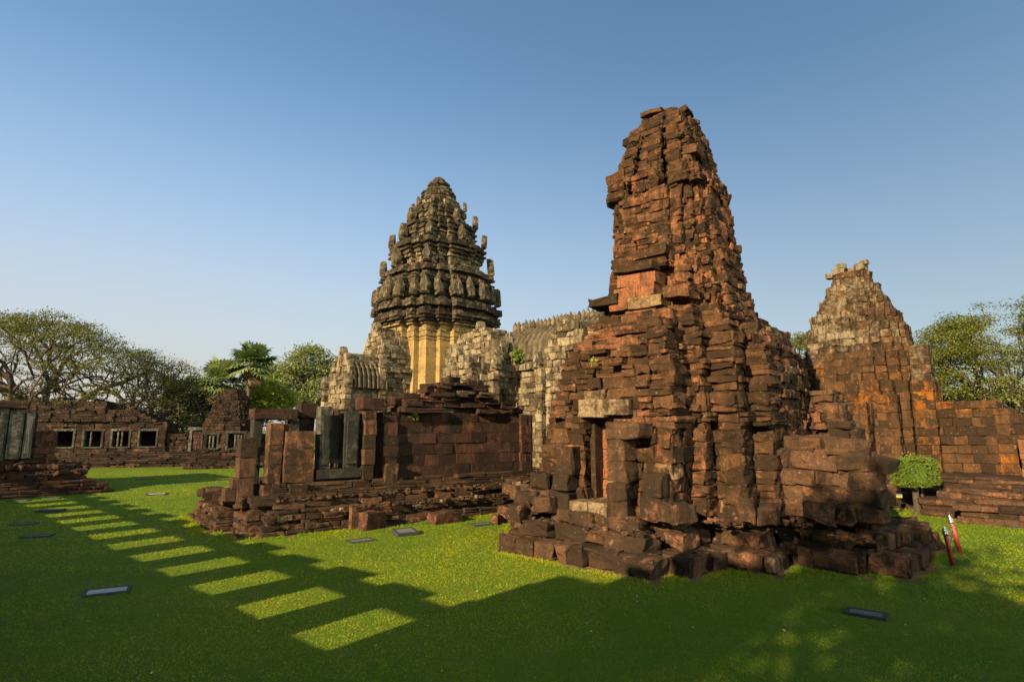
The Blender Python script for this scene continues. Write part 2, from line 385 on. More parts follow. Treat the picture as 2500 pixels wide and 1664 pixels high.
def rubble(F, spots, n, s=(.06, .2), colf=DEF):
    B = Blocks(4, 4, .05, .04, rnd=.7)
    for _ in range(n):
        a0, a1, b0, b1, z = random.choice(spots); k = random.uniform(*s); h = k * random.uniform(.4, .8)
        B.add(F.w3(random.uniform(a0, a1), random.uniform(b0, b1), z + h * .7), (k, k * random.uniform(.6, 1), h), random.uniform(0, 180), colf(0, 0, z), (random.gauss(0, 9), random.gauss(0, 9)))
    return B.data()

# ---------------------------------------------------------------- ruined red sandstone tower
def red_tower():
    F = FR; root = empty('ruined_tower', F.w3(0, 0, 0), 'tall ruined red sandstone tower with crumbling fluted top, nearest the viewer', 'temple tower')
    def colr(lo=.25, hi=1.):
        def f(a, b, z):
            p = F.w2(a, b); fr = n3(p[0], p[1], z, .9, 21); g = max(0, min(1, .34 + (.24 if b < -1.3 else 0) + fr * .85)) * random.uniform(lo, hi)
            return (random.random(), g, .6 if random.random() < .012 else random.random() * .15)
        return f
    # plinth: three broken steps of large blocks
    B = Blocks(6, 6, .04, .06, .02, .6, .06, 1.2); z = 0
    for k, (h, ins) in enumerate(((.40, 0.), (.36, .42), (.31, .9), (.26, 1.35))):
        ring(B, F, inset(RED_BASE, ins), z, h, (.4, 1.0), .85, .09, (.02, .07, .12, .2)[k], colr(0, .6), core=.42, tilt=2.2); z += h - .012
    for _ in range(58):                                  # displaced blocks standing on the steps
        e = random.randrange(len(RED_BASE)); p, q = np.array(RED_BASE[e]), np.array(RED_BASE[(e + 1) % len(RED_BASE)]); t = random.random()
        m = (p + (q - p) * t) * random.uniform(.80, .97); s = random.uniform(.2, .42); hh = random.uniform(.14, .24)
        if m[0] < -4.4 and abs(m[1]) < 1: continue
        ins = 6.05 - max(abs(m[0]), abs(m[1])); zz = .4 if ins < .42 else (.74 if ins < .9 else 1.02)
        B.add(F.w3(m[0], m[1], zz + hh - .02), (s, s * random.uniform(.6, 1), hh), F.deg + random.gauss(0, 14), colr(0, .5)(m[0], m[1], 0), (random.gauss(0, 4), random.gauss(0, 4)))
    part('plinth', B.data(), REDP, root)
    spots = [(-5.4, -4.2, -2, 2, .98), (-4.2, -3.3, -3.2, -2.4, .98), (-3.3, -2.2, -4.4, -3.2, .98), (-4.6, -4, 1.5, 3, .98), (-3, -1.9, -5.6, -4.6, .75), (-5.6, -5.2, -2, 2, .74)]
    tag(part('rubble', rubble(F, spots, 260, (.02, .09), colr(.2, .7)), REDP, root), kind='stuff')
    # body: core with stepped corners
    low = [(3.55, -2.3), (3.55, 2.3), (3.05, 2.3), (3.05, 3.05), (2.3, 3.05)]
    low = quad8([(3.55, -2.3), (3.55, 2.3), (3.05, 2.3), (3.05, 3.05), (2.3, 3.05)])
    bm = interp([(2.7, 3.1), (4.3, 2.55), (5.2, 2.0), (5.8, 1.5), (6.3, 1.3)]); bn = interp([(5.1, 3.6), (5.5, 3.0), (5.9, 2.55), (6.5, 2.2)]); am = interp([(2.5, 3.1), (3.6, 1.4), (6, 1.0)])
    sc = interp([(1, 1.0), (2.2, .99), (4.4, .97), (5.5, .95), (6.0, .88), (6.3, .78), (6.6, .7)])
    B = Blocks(6, 6, .03, .05, .04, .55, .10, 1.3)
    def pf(z):
        k = sc(z) + n3(0, 0, z, 1.7, 4) * .012; return [(min(a * k, am(z)) if b < -1 else a * k, max(-bn(z), min(b * k, bm(z) if a < 0 else bm(z) + .8))) for a, b in low]
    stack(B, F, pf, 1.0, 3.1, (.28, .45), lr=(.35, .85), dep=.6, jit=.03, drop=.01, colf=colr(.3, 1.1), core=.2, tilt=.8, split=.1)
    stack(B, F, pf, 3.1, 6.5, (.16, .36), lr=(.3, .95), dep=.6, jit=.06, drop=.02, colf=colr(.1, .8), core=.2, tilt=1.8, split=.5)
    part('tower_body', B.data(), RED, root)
    # upper tower
    W = interp([(6.2, 2.5), (6.6, 2.26), (7.05, 2.14), (7.6, 2.0), (8.2, 1.88), (9, 1.8), (10, 1.76), (10.8, 1.68), (11.2, 1.58), (11.35, 1.36), (12.0, 1.28), (12.6, 1.14), (13.1, .96), (13.45, .72), (13.8, .5)])
    flute = quad8([(1, .28), (.56, .28), (.56, .46), (.96, .46), (.96, .80), (.80, .80), (.80, .96), (.46, .96), (.46, .56), (.28, .56), (.28, 1)])
    cx = interp([(6, .05), (9, .1), (11, .16), (12, .14), (14.3, .02)])
    def pu(z):
        w_ = W(z) * (1 + n3(3, 1, z, 2.3, 8) * .03)
        P = redent(w_) if z < 10.6 else [(a * w_, b * w_) for a, b in flute]
        if 6.3 < z < 7.9: P = [(a + (.34 if (a < -w_ * .95 and abs(b) < w_ * .5) else 0), b) for a, b in P]
        return [(a, b + cx(z)) for a, b in P]
    def colu(a, b, z):
        if a < -1.2 and abs(b) < .95 and 6.2 < z < 8.0: return (random.uniform(.4, .9), random.uniform(.75, 1.1), .75 if 6.6 < z < 7.0 and random.random() < .6 else .1)
        p = F.w2(a, b); fr = n3(p[0], p[1], z, .8, 31); g = (max(0, min(1, .46 + fr * .9)) if z < 11.3 else max(0, min(1, .1 + fr * .8))) * random.uniform(.3, 1.1)
        return (random.random(), g, .75 if z < 7.4 and random.random() < .07 else 0)
    B = Blocks(6, 6, .03, .05, .05, .6, .10, 1.3)
    stack(B, F, pu, 6.15, 10.6, (.16, .36), lr=(.25, .7), dep=.5, jit=.045, drop=.02, colf=colu, core=.18, tilt=1.8, split=.45)
    stack(B, F, pu, 10.6, 13.6, (.14, .34), lr=(.3, .7), dep=.42, jit=.035, drop=.02, colf=colu, core=.14, tilt=2., split=.5)
    for (a, b, z, la, lb, h, tl) in ((-1.95, .1, 8.05, .32, .85, .13, 2), (-1.85, .15, 8.33, .3, 1.0, .12, -3), (-1.9, .2, 7.6, .3, .62, .16, 1), (-2.2, 1.2, 7.0, .4, .5, .14, -3), (-2.3, -1.2, 6.95, .3, .4, .2, 2),
                                    (-.1, .25, 13.62, .4, .55, .1, -8), (-.3, .4, 13.82, .35, .4, .08, 6), (.1, .1, 13.9, .3, .3, .09, 3), (-.2, -.5, 13.5, .3, .3, .12, -14), (-.5, .85, 13.2, .3, .35, .12, 8), (-.7, 1.05, 12.9, .3, .3, .14, 0), (-1.0, 1.45, 11.5, .35, .4, .16, -5), (-.7, -.95, 11.8, .4, .4, .12, 4)):
        B.add(F.w3(a, b, z), (la, lb, h), F.deg + random.gauss(0, 3), colu(a, b, z), (random.gauss(0, 2), tl))
    part('upper_tower', B.data(), RED, root)
    B = Blocks(5, 5, .02, .025, 0, .4)
    for (b0, b1, z0, z1, a, cc_) in ((-.55, .75, 7.35, 7.72, -2.48, (.6, 1.25, 0)), (-.50, .10, 6.98, 7.34, -2.50, (.7, 1.2, 0)), (.11, .85, 6.98, 7.34, -2.50, (.5, 1.1, .2)), (-.75, .35, 6.62, 6.97, -2.56, (.7, .6, .8)), (.36, 1.0, 6.66, 6.97, -2.54, (.5, 1.2, 0)), (-.5, .5, 6.25, 6.62, -2.46, (.6, 1.2, 0)), (-.5, .8, 7.78, 8.02, -2.62, (.4, .2, 0))):
        B.add(F.w3(a + .3, (b0 + b1) / 2, (z0 + z1) / 2), (.3, (b1 - b0) / 2, (z1 - z0) / 2), F.deg + random.gauss(0, 1.2), cc_, (0, random.gauss(0, 1.5)))
    part('recessed_arch', B.data(), RED, root)
    # porches: front (with the doorway), right (low wall, vault stump), left and rear
    af = interp([(1, 4.62), (3.4, 4.55), (4.4, 4.42), (5.3, 4.3), (5.75, 4.0), (6.0, 3.5)]); hw = interp([(1, 1.95), (4.4, 1.95), (5.4, 1.8), (5.9, 1.5)]); hl_ = interp([(1, 2.0), (3.2, 1.9), (4.3, 1.5), (5.2, 1.0), (5.9, .6)])
    dl, dr, dz = .58, -.36, 3.42
    def front(z):
        if z < dz: return [(-af(z), dl), (-2.9, dl), (-2.9, hl_(z)), (-af(z) + max(0, z - 2.2) * .4, hl_(z))][::-1], [(-af(z), -hw(z)), (-2.9, -hw(z)), (-2.9, dr), (-af(z), dr)]
        return (rect(-af(z), -2.9, -hw(z), hl_(z)),)
    B = Blocks(6, 6, .03, .05, .04, .55, .09, 1.3); z = 1.0
    while z < 6.0:
        h = random.uniform(.28, .42) if z < 3.0 else random.uniform(.13, .32)
        if z < dz < z + h + .1: h = dz - z
        for P in front(z + .05):
            A = sum(P[i][0] * P[(i + 1) % len(P)][1] - P[(i + 1) % len(P)][0] * P[i][1] for i in range(len(P)))
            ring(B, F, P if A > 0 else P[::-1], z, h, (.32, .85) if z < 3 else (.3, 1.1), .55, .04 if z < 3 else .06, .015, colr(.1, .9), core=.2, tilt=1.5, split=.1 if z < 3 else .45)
        z += h
    part('front_porch', B.data(), RED, root)
    door = empty('doorway', (0, 0, 0), None, None); door.parent = root; door.location = (0, 0, 0)
    pale = lambda a, b, z: (random.uniform(.5, .9), .15, random.uniform(.7, 1.))
    B = Blocks(5, 5, .01, .008); box(B, F, -4.22, -3.97, dr, dr + .44, 1.32, dz - .02, (.7, .3, .9), 0); part('door_jamb', B.data(), REDP, door)
    B = Blocks(5, 5, .025, .018); box(B, F, -4.3, -3.95, dl - .17, dl, 1.32, dz - .02, (.3, .2, .1)); part('door_jamb', B.data(), REDP, door)
    B = Blocks(5, 5, .03, .02); box(B, F, -4.74, -4.05, -.18, .62, dz - .01, dz + .46, (.7, .1, .85)); part('lintel', B.data(), REDP, door)
    B = Blocks(5, 5, .03, .02); box(B, F, -4.82, -4.1, -.95, -.2, dz + .05, dz + .44, (.5, .2, .5)); part('lintel', B.data(), REDP, door, label='grey buff lintel block with a broken corner')
    B = Blocks(5, 5, .03, .025)
    for i, x in enumerate((-.4, .18)): box(B, F, -5.05, -4.0, x, x + .55, .95, 1.31, (.7, .2, .65))
    part('threshold', B.data(), REDP, door)
    B = Blocks(5, 5, .03, .03); z = 1.0
    while z < dz: B.add(F.w3(-3.76, .15, z + .13), (.2, .56, .13), F.deg, (.6, 1.2, .05)); z += .262
    part('back_wall', B.data(), RED, door)
    for g in (((-4.85, 1.05, .5, .62, 1.0, 1.5), (-4.8, 1.05, .46, .55, 1.5, 1.95), (-4.7, 1.0, .5, .6, 1.95, 2.65)), ((-4.75, 1.75, .6, .7, .98, 1.5), (-4.7, 1.85, .5, .6, 1.5, 1.92)), ((-5.2, 1.35, .5, .5, .98, 1.36),), ((-4.7, 2.3, .7, .5, .98, 1.42),),
              ((-4.85, -.75, .62, .56, 1.0, 1.42), (-4.85, -.75, .58, .56, 1.42, 1.85), (-4.85, -.75, .55, .54, 1.85, 2.35), (-4.85, -.75, .55, .54, 2.35, 2.85), (-4.9, -1.0, .6, 1.0, 2.87, 3.3)), ((-4.7, -1.55, .5, .6, 1., 1.55), (-4.72, -1.6, .45, .5, 1.55, 2.1))):
        B = Blocks(6, 6, .035, .04, .02, .6)
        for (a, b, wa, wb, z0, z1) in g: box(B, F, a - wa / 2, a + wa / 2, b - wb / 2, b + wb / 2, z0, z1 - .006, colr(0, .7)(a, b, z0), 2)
        part('pier' if len(g) > 1 else 'stone_block', B.data(), REDP, root)
    be = interp([(1, 3.5), (4.8, 3.45), (5.4, 3.35), (5.8, 3.1), (6.0, 2.8)])
    B = Blocks(6, 6, .03, .05, .03, .55, .06, 1.3)
    stack(B, F, lambda z: [(-1.75, -2.6), (-1.75, -be(z) + .12), (-1.45, -be(z)), (.2, -be(z)), (.9, -be(z) + .4), (1.0, -2.6)], 1.0, 5.95, (.16, .3), lr=(.3, .7), dep=.5, jit=.05, drop=.03, colf=colr(.1, .9), core=.22, tilt=1.6)
    lowtop = lambda b: 2.95 - max(0, (-b - 4.9)) * .9 + n3(b, 0, 0, 1.5, 6) * .2
    stack(B, F, lambda z: rect(-1.95, -1.2, -5.6 + max(0, z - 2.0) * .5, -3.0), 1.0, 2.62, (.33, .46), lr=(.45, 1.0), dep=.7, jit=.03, drop=.0, colf=colr(0, .75), core=.3, tilt=1.3)
    stack(B, F, lambda z: rect(.9, 1.9, -4.75 + max(0, z - 2.5) * .4, -3.0), 1.0, 4.2, (.2, .32), lr=(.4, .9), dep=.5, jit=.05, drop=.03, colf=colr(.3, 1), core=.25, tilt=1.5)
    for (a, b, z) in ((-1.6, -4.9, 2.7), (-1.5, -4.0, 2.75), (-1.5, -5.4, 2.3)): B.add(F.w3(a, b, z), (.35, .45, .17), F.deg + random.gauss(0, 8), colr(0, .5)(a, b, z), (4, 3))
    part('right_porch', B.data(), REDP, root)
    bl = interp([(1, 4.75), (2.9, 4.2), (4.3, 3.4), (5.0, 2.95), (5.3, 2.7)])
    B = Blocks(5, 5, .03, .05, .05, .6, .12, 1.3)
    stack(B, F, lambda z: rect(-1.8 + max(0, z - 3.5) * .2, 1.7, 2.0, bl(z)), 1.0, 5.3, (.16, .34), lr=(.3, .8), dep=.55, jit=.08, drop=.04, colf=colr(.1, .8), core=.25, tilt=2)
    part('left_porch', B.data(), RED, root)
    B = Blocks(4, 4, .035, .04)
    stack(B, F, lambda z: rect(2.6, 4.4, -1.8, 1.8), 1.0, 5.0, (.25, .4), lr=(.4, .9), dep=.5, jit=.05, colf=colr(), core=.25)
    part('rear_porch', B.data(), RED, root)
red_tower()

# ---------------------------------------------------------------- roofless dark red hall (left foreground)
def hall():
    F = FL; root = empty('roofless_hall', F.w3(0, 0, 0), 'low roofless dark red stone hall with standing door and window frames on a moulded plinth', 'temple ruin')
    c0 = lambda k=.5, p=.05: (lambda a, b, z: (random.random(), max(0, .3 + n3(a, b, z, 1.1, 3)) * k * random.uniform(.3, 1.2), .8 if random.random() < p else 0))
    B = Blocks(6, 6, .03, .06, .06, .6, .07, 1.3); z = 0
    for h, ins, dr in ((.13, -.05, 0), (.15, .08, .02), (.12, .2, .03), (.17, .16, .05), (.14, .3, .1), (.16, .42, .12), (.13, .6, .12)):
        ring(B, F, inset(HALL_BASE, ins), z, h, (.3, 1.1), .6, .05, dr, c0(.5), core=.35, tilt=1.5); z += h - .003
    for (a, b) in [(-.3, 5.2), (-.2, 4.5), (-.45, 3.6), (-.3, 2.9), (-.2, 2.3), (.1, 1.5), (.3, .8)]:
        B.add(F.w3(a - .1, b, .86 + random.uniform(0, .12)), (.38, .34, .14), F.deg + random.gauss(0, 8), c0()(a, b, 1))
    part('plinth', B.data(), REDP, root)
    B = Blocks(5, 6, .03, .035, .05, .55); z = .95
    for h, ins, dr in ((.12, 0, .04), (.1, .08, .03), (.14, .14, .05), (.12, .2, .03)):
        ring(B, F, inset([(.3, .78), (12, .5), (12, 4.6), (.3, 4.6)], ins), z, h, (.5, 1.4), .5, .035, dr, c0(.4), core=.25, tilt=1); z += h - .003
    part('base_moulding', B.data(), REDP, root)
    tag(part('rubble', rubble(F, [(.2, 9, .3, .7, .95), (-.4, .6, .6, 5, .93), (7, 11, -.1, .7, .95), (2, 10, -.2, .1, .62)], 260, (.02, .09), c0(.7)), REDP, root), kind='stuff')
    # long wall
    B = Blocks(5, 5, .012, .014, 0, .4, .02)
    top = lambda a: 3.72
    stack(B, F, lambda z: rect(4.15, 11.1, 1.1, 2.0), 1.38, 3.72, (.34, .42), lr=(.45, 1.0), dep=.5, jit=.010, colf=c0(.5, .01), core=.06, tilt=.4)
    for a in (4.15, 10.4): stack(B, F, lambda z: rect(a, a + .55, .98, 1.4), 1.38, 3.72 if a > 5 else 3.35, (.34, .42), lr=(.5, .6), dep=.4, jit=.015, colf=c0(.9, .01), core=.14, tilt=.8)
    stack(B, F, lambda z: rect(4.15, 5., 2.0, 4.9), 1.38, 3.6, (.34, .42), lr=(.42, .8), dep=.5, jit=.02, colf=c0(.6), core=.14)
    stack(B, F, lambda z: rect(5., 11.1, 4.0, 4.9), 1.38, 3.0, (.34, .42), lr=(.42, .8), dep=.5, jit=.02, colf=c0(.6), core=.14)
    part('wall', B.data(), HALLS, root)
    B = Blocks(5, 6, .035, .05, .06, .65)                # heaped broken cornice
    stack(B, F, lambda z: rect(4.75 + (z - 3.7) * .55, 10.2 - (z - 3.7) * .5, 1.0, 2.25), 3.72, 4.2, (.14, .22), lr=(.5, 1.2), dep=.7, jit=.1, drop=.06, colf=c0(.5), core=.25, tilt=3)
    stack(B, F, lambda z: rect(5.9 + (z - 4.2) * .9, 9.3 - (z - 4.2) * .9, 1.1, 2.3), 4.2, 4.9, (.12, .2), lr=(.4, 1.1), dep=.7, jit=.13, drop=.1, colf=c0(.7), core=.3, tilt=4)
    for (a, b, z, s) in ((5.3, 1.3, 4.25, .35), (6.1, 1.3, 4.65, .3), (10.5, 1.4, 3.86, .22), (4.5, 1.4, 3.55, .3), (4.9, 1.4, 4.15, .33), (7.2, 1.5, 4.98, .34), (8.2, 1.6, 4.95, .25)):
        B.add(F.w3(a, b, z), (s, s * .8, s * .5), F.deg + random.gauss(0, 20), c0()(a, b, z), (random.gauss(0, 6), random.gauss(0, 6)))
    part('cornice', B.data(), HALLS, root)
    # pillars and frames of the gate at the left end
    cp = lambda a, b, z: (random.random(), random.uniform(.05, .6), 0); cd = lambda a, b, z: (random.random(), .15, 0)
    def put(name, B, mat, lab=None): return part(name, B.data(), mat, root, label=lab)
    put('pillar', pillar(F, -.16, 1.75, .5, .55, 1.05, 2.85, colf=cp), REDP, 'leaning pinkish pillar at the far left corner')
    B = Blocks(5, 5, .03, .03); box(B, F, -.75, -.35, 1.55, 2.0, .92, 1.3); box(B, F, -.55, -.3, 1.5, 2., 1.3, 1.6); put('broken_step', B, REDP)
    put('pillar', pillar(F, .55, 1.35, .42, .5, 1.42, 3.3, colf=cp), REDP, 'narrow lit pillar before the door frame')
    B = pillar(F, 1.27, 1.25, .95, .55, 1.42, 3.05, colf=cp); box(B, F, .55, .95, 1.2, 1.6, 3.05, 3.28); put('pillar', B, REDP, 'broad pier of pink and dark blocks')
    fr = empty('door_frame', (0, 0, 0), None, None); fr.parent = root
    B = Blocks(5, 6, .02, .02); box(B, F, .12, .40, 2.2, 2.6, 1.05, 3.42, (.4, .2, .1)); part('door_post', B.data(), GREY, fr)
    B = Blocks(5, 6, .02, .02); box(B, F, 1.3, 1.6, 2.2, 2.6, 1.05, 3.42, (.4, .2, .1)); part('door_post', B.data(), GREY, fr)
    B = Blocks(5, 6, .04, .03, 0, .7); box(B, F, .08, 1.5, 2.12, 2.7, 3.43, 3.80, (.4, .1, .1)); part('lintel', B.data(), HALLS, fr)
    wf = empty('window_frame', (0, 0, 0), None, None); wf.parent = root
    for (a0, a1, b0, b1, z0, z1, c) in ((1.95, 2.3, 1.1, 1.6, 1.8, 3.86, .5), (2.78, 3.28, 1.1, 1.6, 1.8, 3.72, .1)):
        B = Blocks(5, 6, .02, .015); box(B, F, a0, a1, b0, b1, z0, z1, (.55, .1, c)); box(B, F, a0 + .06, a1 - .06, b0 - .06, b0, z0 + .15, z1 - .3, (.4, .1, .1)); part('window_jamb', B.data(), GREY, wf)
    B = Blocks(5, 6, .02, .015); box(B, F, 2.3, 2.78, 1.25, 1.75, 1.98, 2.12, (.3, 0, 0)); part('window_sill', B.data(), GREY, wf)
    B = Blocks(5, 6, .02, .015); box(B, F, 1.85, 3.4, .98, 1.55, 1.5, 1.80, (.3, 0, .1)); part('sill_block', B.data(), GREY, wf)
    B = Blocks(5, 6, .02, .015)
    box(B, F, 2.3, 2.78, 1.62, 1.75, 2.1, 3.6, (.2, 0, 0)); part('window_panel', B.data(), GREY, wf)
    B = Blocks(5, 5, .04, .03, 0, .8); box(B, F, 1.75, 2.25, 2.6, 3.1, 1.4, 3.5); box(B, F, 1.7, 2.3, 2.5, 3.1, 3.5, 4.0, (.3, 0, 0)); box(B, F, 3., 3.4, 2.4, 2.9, 1.4, 3.85, (.3, .1, 0)); put('rear_pillar', B, HALLS)
    put('pillar', pillar(F, 3.62, 1.2, .42, .6, 1.42, 3.75, colf=cp), REDP, 'slender pillar of orange red blocks beside the long wall')
    B = Blocks(5, 5, .05, .03, 0, .8); box(B, F, 3.35, 4.15, 1.0, 1.7, 3.76, 4.22, (.3, .1, .1)); put('capital_block', B, HALLS)
    for q in ((.2, .7, .95, 1.35, 1.05, 1.38, (.5, .4, 0)), (.95, 1.5, .8, 1.2, 1.05, 1.4, (.2, .2, 0)), (4.2, 4.7, .85, 1.1, 1.0, 1.9, (.5, .4, .0))):
        B = Blocks(5, 5, .04, .03); box(B, F, *q); put('footing_block', B, REDP)
hall()

# ---------------------------------------------------------------- white sandstone main tower with its hall
def vault(F, axis, l0, l1, c, hw, z0, z1, nrib, nrow, z_amp=.05):
    """ribbed stone tile vault; axis 'b' runs along b with cross-section in a, and the other way round"""
    V = []; nL = nrib * 4 + 1; nA = nrow * 3 + 1; Cc = []
    for i in range(nL):
        t = l0 + (l1 - l0) * i / (nL - 1)
        for j in range(nA):
            th = math.pi * j / (nA - 1); x = -math.cos(th); s = math.sin(th) ** .62
            ph = j % 3; rib = (.13, .13, .09, -.14)[i % 4] + (.10, .05, .0)[ph] * 1.
            k = 1 - .0; xx = c + x * (hw + rib * .6); zz = z0 + (z1 - z0) * s + rib * (abs(math.sin(th)) + .2)
            zz += n3(t, xx, 0, .6, 2) * z_amp; V.append(F.w3(t, xx, zz) if axis == 'a' else F.w3(xx, t, zz)); Cc.append((random.random() * .4 + .3, .1, .25 * random.random()))
    Q = [(i * nA + j, i * nA + j + 1, (i + 1) * nA + j + 1, (i + 1) * nA + j) for i in range(nL - 1) for j in range(nA - 1)]
    return dict(V=np.array(V), Q=np.array(Q), C=np.array(Cc))
def leaf_mesh(name, h=1., w=.56, t=.26):
    prof = [(0, .0), (.36, .0), (.38, .12), (.28, .15), (.42, .26), (.46, .40), (.38, .56), (.25, .68), (.17, .80), (.08, .9), (.0, 1.)]
    out = prof + [(-x, y) for x, y in prof[-2:0:-1]]; V = []; C = []
    for s, k, yy in ((1, 1, -t / 2), (1, 1, t / 2), (.62, .8, t * .95)):
        for x, y in out: V.append((x * w * s, yy, y * h * k + (0 if s == 1 else h * .08))); C.append((.55 if s == 1 else .75, .25, .35))
    n = len(out); Q = [(i, (i + 1) % n, (i + 1) % n + n, i + n) for i in range(n)]
    Q += [(n + i, n + (i + 1) % n, (i + 1) % n + 2 * n, i + 2 * n) for i in range(n)]
    return mesh_np(name, V, Q, N=[list(range(n))[::-1], list(range(2 * n, 3 * n))], C=np.array(C))
def main_temple():
    F = FM; root = empty('main_tower', F.w3(0, 0, 0), 'pointed white sandstone tower with blackened leaf-crested tiers and a long vaulted hall', 'temple tower')
    cb = lambda a, b, z: (random.uniform(.3, .7), random.uniform(.55, 1.), random.uniform(.1, .6))
    cc = lambda a, b, z: (random.random(), max(0, n3(a, b, z, .9, 7)) * .6, max(0, n3(a, b, z, 1.3, 9)) * .6)
    cp = lambda a, b, z: (random.uniform(.2, .9), random.uniform(0, .45), random.uniform(0, .95))
    # smooth pilastered body
    B = Blocks(4, 4, .02, .01)
    RF, RG = (.34, .58, .80), (1, .89, .80)
    P = redent(3.85, (.28, .52, .76), (1, .88, .76))
    for k in range(14): B.slab([F.w2(*p) for p in inset(P, random.uniform(0, .012))], 1.5 + k * .637, 1.5 + (k + 1) * .637, (random.uniform(.3, .7), random.uniform(.5, 1.1), random.uniform(0, .4)))
    for z0_, z1_, o_ in ((5.0, 5.3, -.12), (5.3, 5.45, -.05), (1.5, 5.0, -.16), (9.75, 9.85, -.05), (10.0, 10.1, -.07)): B.slab([F.w2(*p) for p in inset(P, o_)], z0_, z1_, (.5, .6, .2))
    part('tower_body', B.data(), BODY, root)
    B = Blocks(4, 4, .03, .03)
    W = interp([(10.4, 3.85), (10.55, 4.0), (10.66, 3.88), (10.8, 3.95), (10.95, 4.2), (11.1, 4.1)])
    stack(B, F, lambda z: redent(W(z), (.28, .52, .76), (1, .88, .76)), 10.4, 11.1, (.12, .2), lr=(.4, .8), dep=.6, jit=.02, colf=lambda a, b, z: (random.random(), .5, .4), core=.15, tilt=.5)
    part('capital_moulding', B.data(), BODY, root)
    # five tiers; each: cornice, setback wall
    tiers = [  # z0, cornice half-width, cornice height, wall half-width, wall top, antefix height
        (11.05, 4.72, 1.95, 3.7, 14.0, 1.75), (14.0, 4.2, 1.6, 3.15, 16.7, 1.5), (16.7, 3.6, 1.25, 2.75, 18.6, 1.3), (18.6, 2.92, 1.0, 1.98, 20.3, 1.15), (20.3, 2.12, .9, 1.6, 21.7, .85)]
    leaf = leaf_mesh('antefix'); leafb = leaf_mesh('acroterion'); [leafb.attributes['blk'].data.foreach_set('color', np.tile([.6, .2, .6, 1], len(leafb.vertices)).astype(np.float32))]
    for k, (z0, wc, hc, ww, z1, ah) in enumerate(tiers):
        B = Blocks(4, 5, .03, .06, .04, .5)
        Wp = interp([(z0, wc * .90), (z0 + hc * .22, wc * 1.0), (z0 + hc * .36, wc * 1.0), (z0 + hc * .40, wc * .93), (z0 + hc * .58, wc * .94), (z0 + hc * .62, wc * 1.02), (z0 + hc * .82, wc), (z0 + hc * .86, wc * .95), (z0 + hc, wc * .9), (z0 + hc + .02, ww * 1.06), (z0 + hc + .5, ww), (z1 - .35, ww), (z1, ww * 1.08)])
        stack(B, F, lambda z: redent(Wp(z) * (1 + .012 * n3(0, k, z, 2, 1)), RF, RG), z0, z1, (.18, .3), lr=(.3, .65), dep=.6, jit=.045, drop=.01, core=.15, tilt=1.2,
              colf=lambda a, b, z: cc(a, b, z) if z < z0 + hc else (random.random(), random.uniform(.2, .9), random.uniform(.2, .9)))
        t = part('tier', B.data(), CROWN, root)
        VX = redent(wc * .93, RF, RG); conv = []
        for i, p in enumerate(VX):
            a0, a1 = np.array(VX[i - 1]), np.array(VX[(i + 1) % len(VX)]); p = np.array(p); cr = (p - a0)[0] * (a1 - p)[1] - (p - a0)[1] * (a1 - p)[0]
            if cr > 0: conv.append((p, .62 if abs(abs(p[0]) - abs(p[1])) > .1 * wc else .8))
        for i in range(4): p = np.array([(-wc * .92, 0), (0, -wc * .92), (wc * .92, 0), (0, wc * .92)][i]); conv.append((p, .9))
        if k == 0: conv += [(np.array((-wc * .92, s * wc * .22)), .7) for s in (-1, 1)] + [(np.array((s * wc * .22, -wc * .92)), .7) for s in (-1, 1)]
        for p, s in conv:
            if p[0] > .5 * wc and p[1] > .2 * wc: continue
            if p[0] > .2 * wc and p[1] > .5 * wc: continue
            if abs(p[0]) > .7 * wc and abs(p[1]) < .62 * wc and p[0] > 0: continue
            if k > 0 and s < .75: continue
            if random.random() < .1 and k > 0: continue
            q = F.w3(p[0], p[1], z0 + hc - .05) - wloc(t); h = ah * (s + .2) * random.uniform(.85, 1.05)
            if abs(p[0]) > wc * .85 * .95 and abs(p[1]) < wc * .6: d = F.deg + (90 if p[0] > 0 else -90) + 180
            elif abs(p[1]) > wc * .85 * .95 and abs(p[0]) < wc * .6: d = F.deg + (0 if p[1] < 0 else 180) + 180
            else: d = F.deg + math.degrees(math.atan2(p[1], p[0])) - 90
            o = obj('antefix', leaf, CROWN, t, tuple(q)); o.scale = (h * .95, h, h); o.rotation_euler = (R(random.gauss(5, 4)), R(random.gauss(0, 3)), R(d))
    B = Blocks(4, 5, .05, .06, .05, .7)
    Wt = interp([(21.7, 1.7), (21.95, 1.75), (22.1, 1.4), (22.3, 1.45), (22.5, 1.5), (22.7, 1.25), (23.0, 1.1)])
    stack(B, F, lambda z: [(Wt(z) * math.cos(2 * math.pi * i / 12), Wt(z) * math.sin(2 * math.pi * i / 12)) for i in range(12)], 21.7, 23.0, (.2, .28), lr=(.35, .6), dep=.5, jit=.06, colf=cc, core=.2, tilt=2)
    part('crown_ring', B.data(), CROWN, root)
    lot = lathe([(.7, 22.9), (.5, 23.0), (.52, 23.1), (.90, 23.4), (.92, 23.55), (.66, 23.62), (.52, 23.7), (.56, 23.85), (.42, 24.05), (.2, 24.2), (.02, 24.22)], 20)
    lot['V'][:, :2] *= (1 + .06 * np.cos(np.arctan2(lot['V'][:, 1], lot['V'][:, 0]) * 8))[:, None]; lot['V'] += np.r_[F.o, 0]; lot['C'] = np.tile([.5, .1, .4], (len(lot['V']), 1))
    part('lotus_finial', lot, CROWN, root)
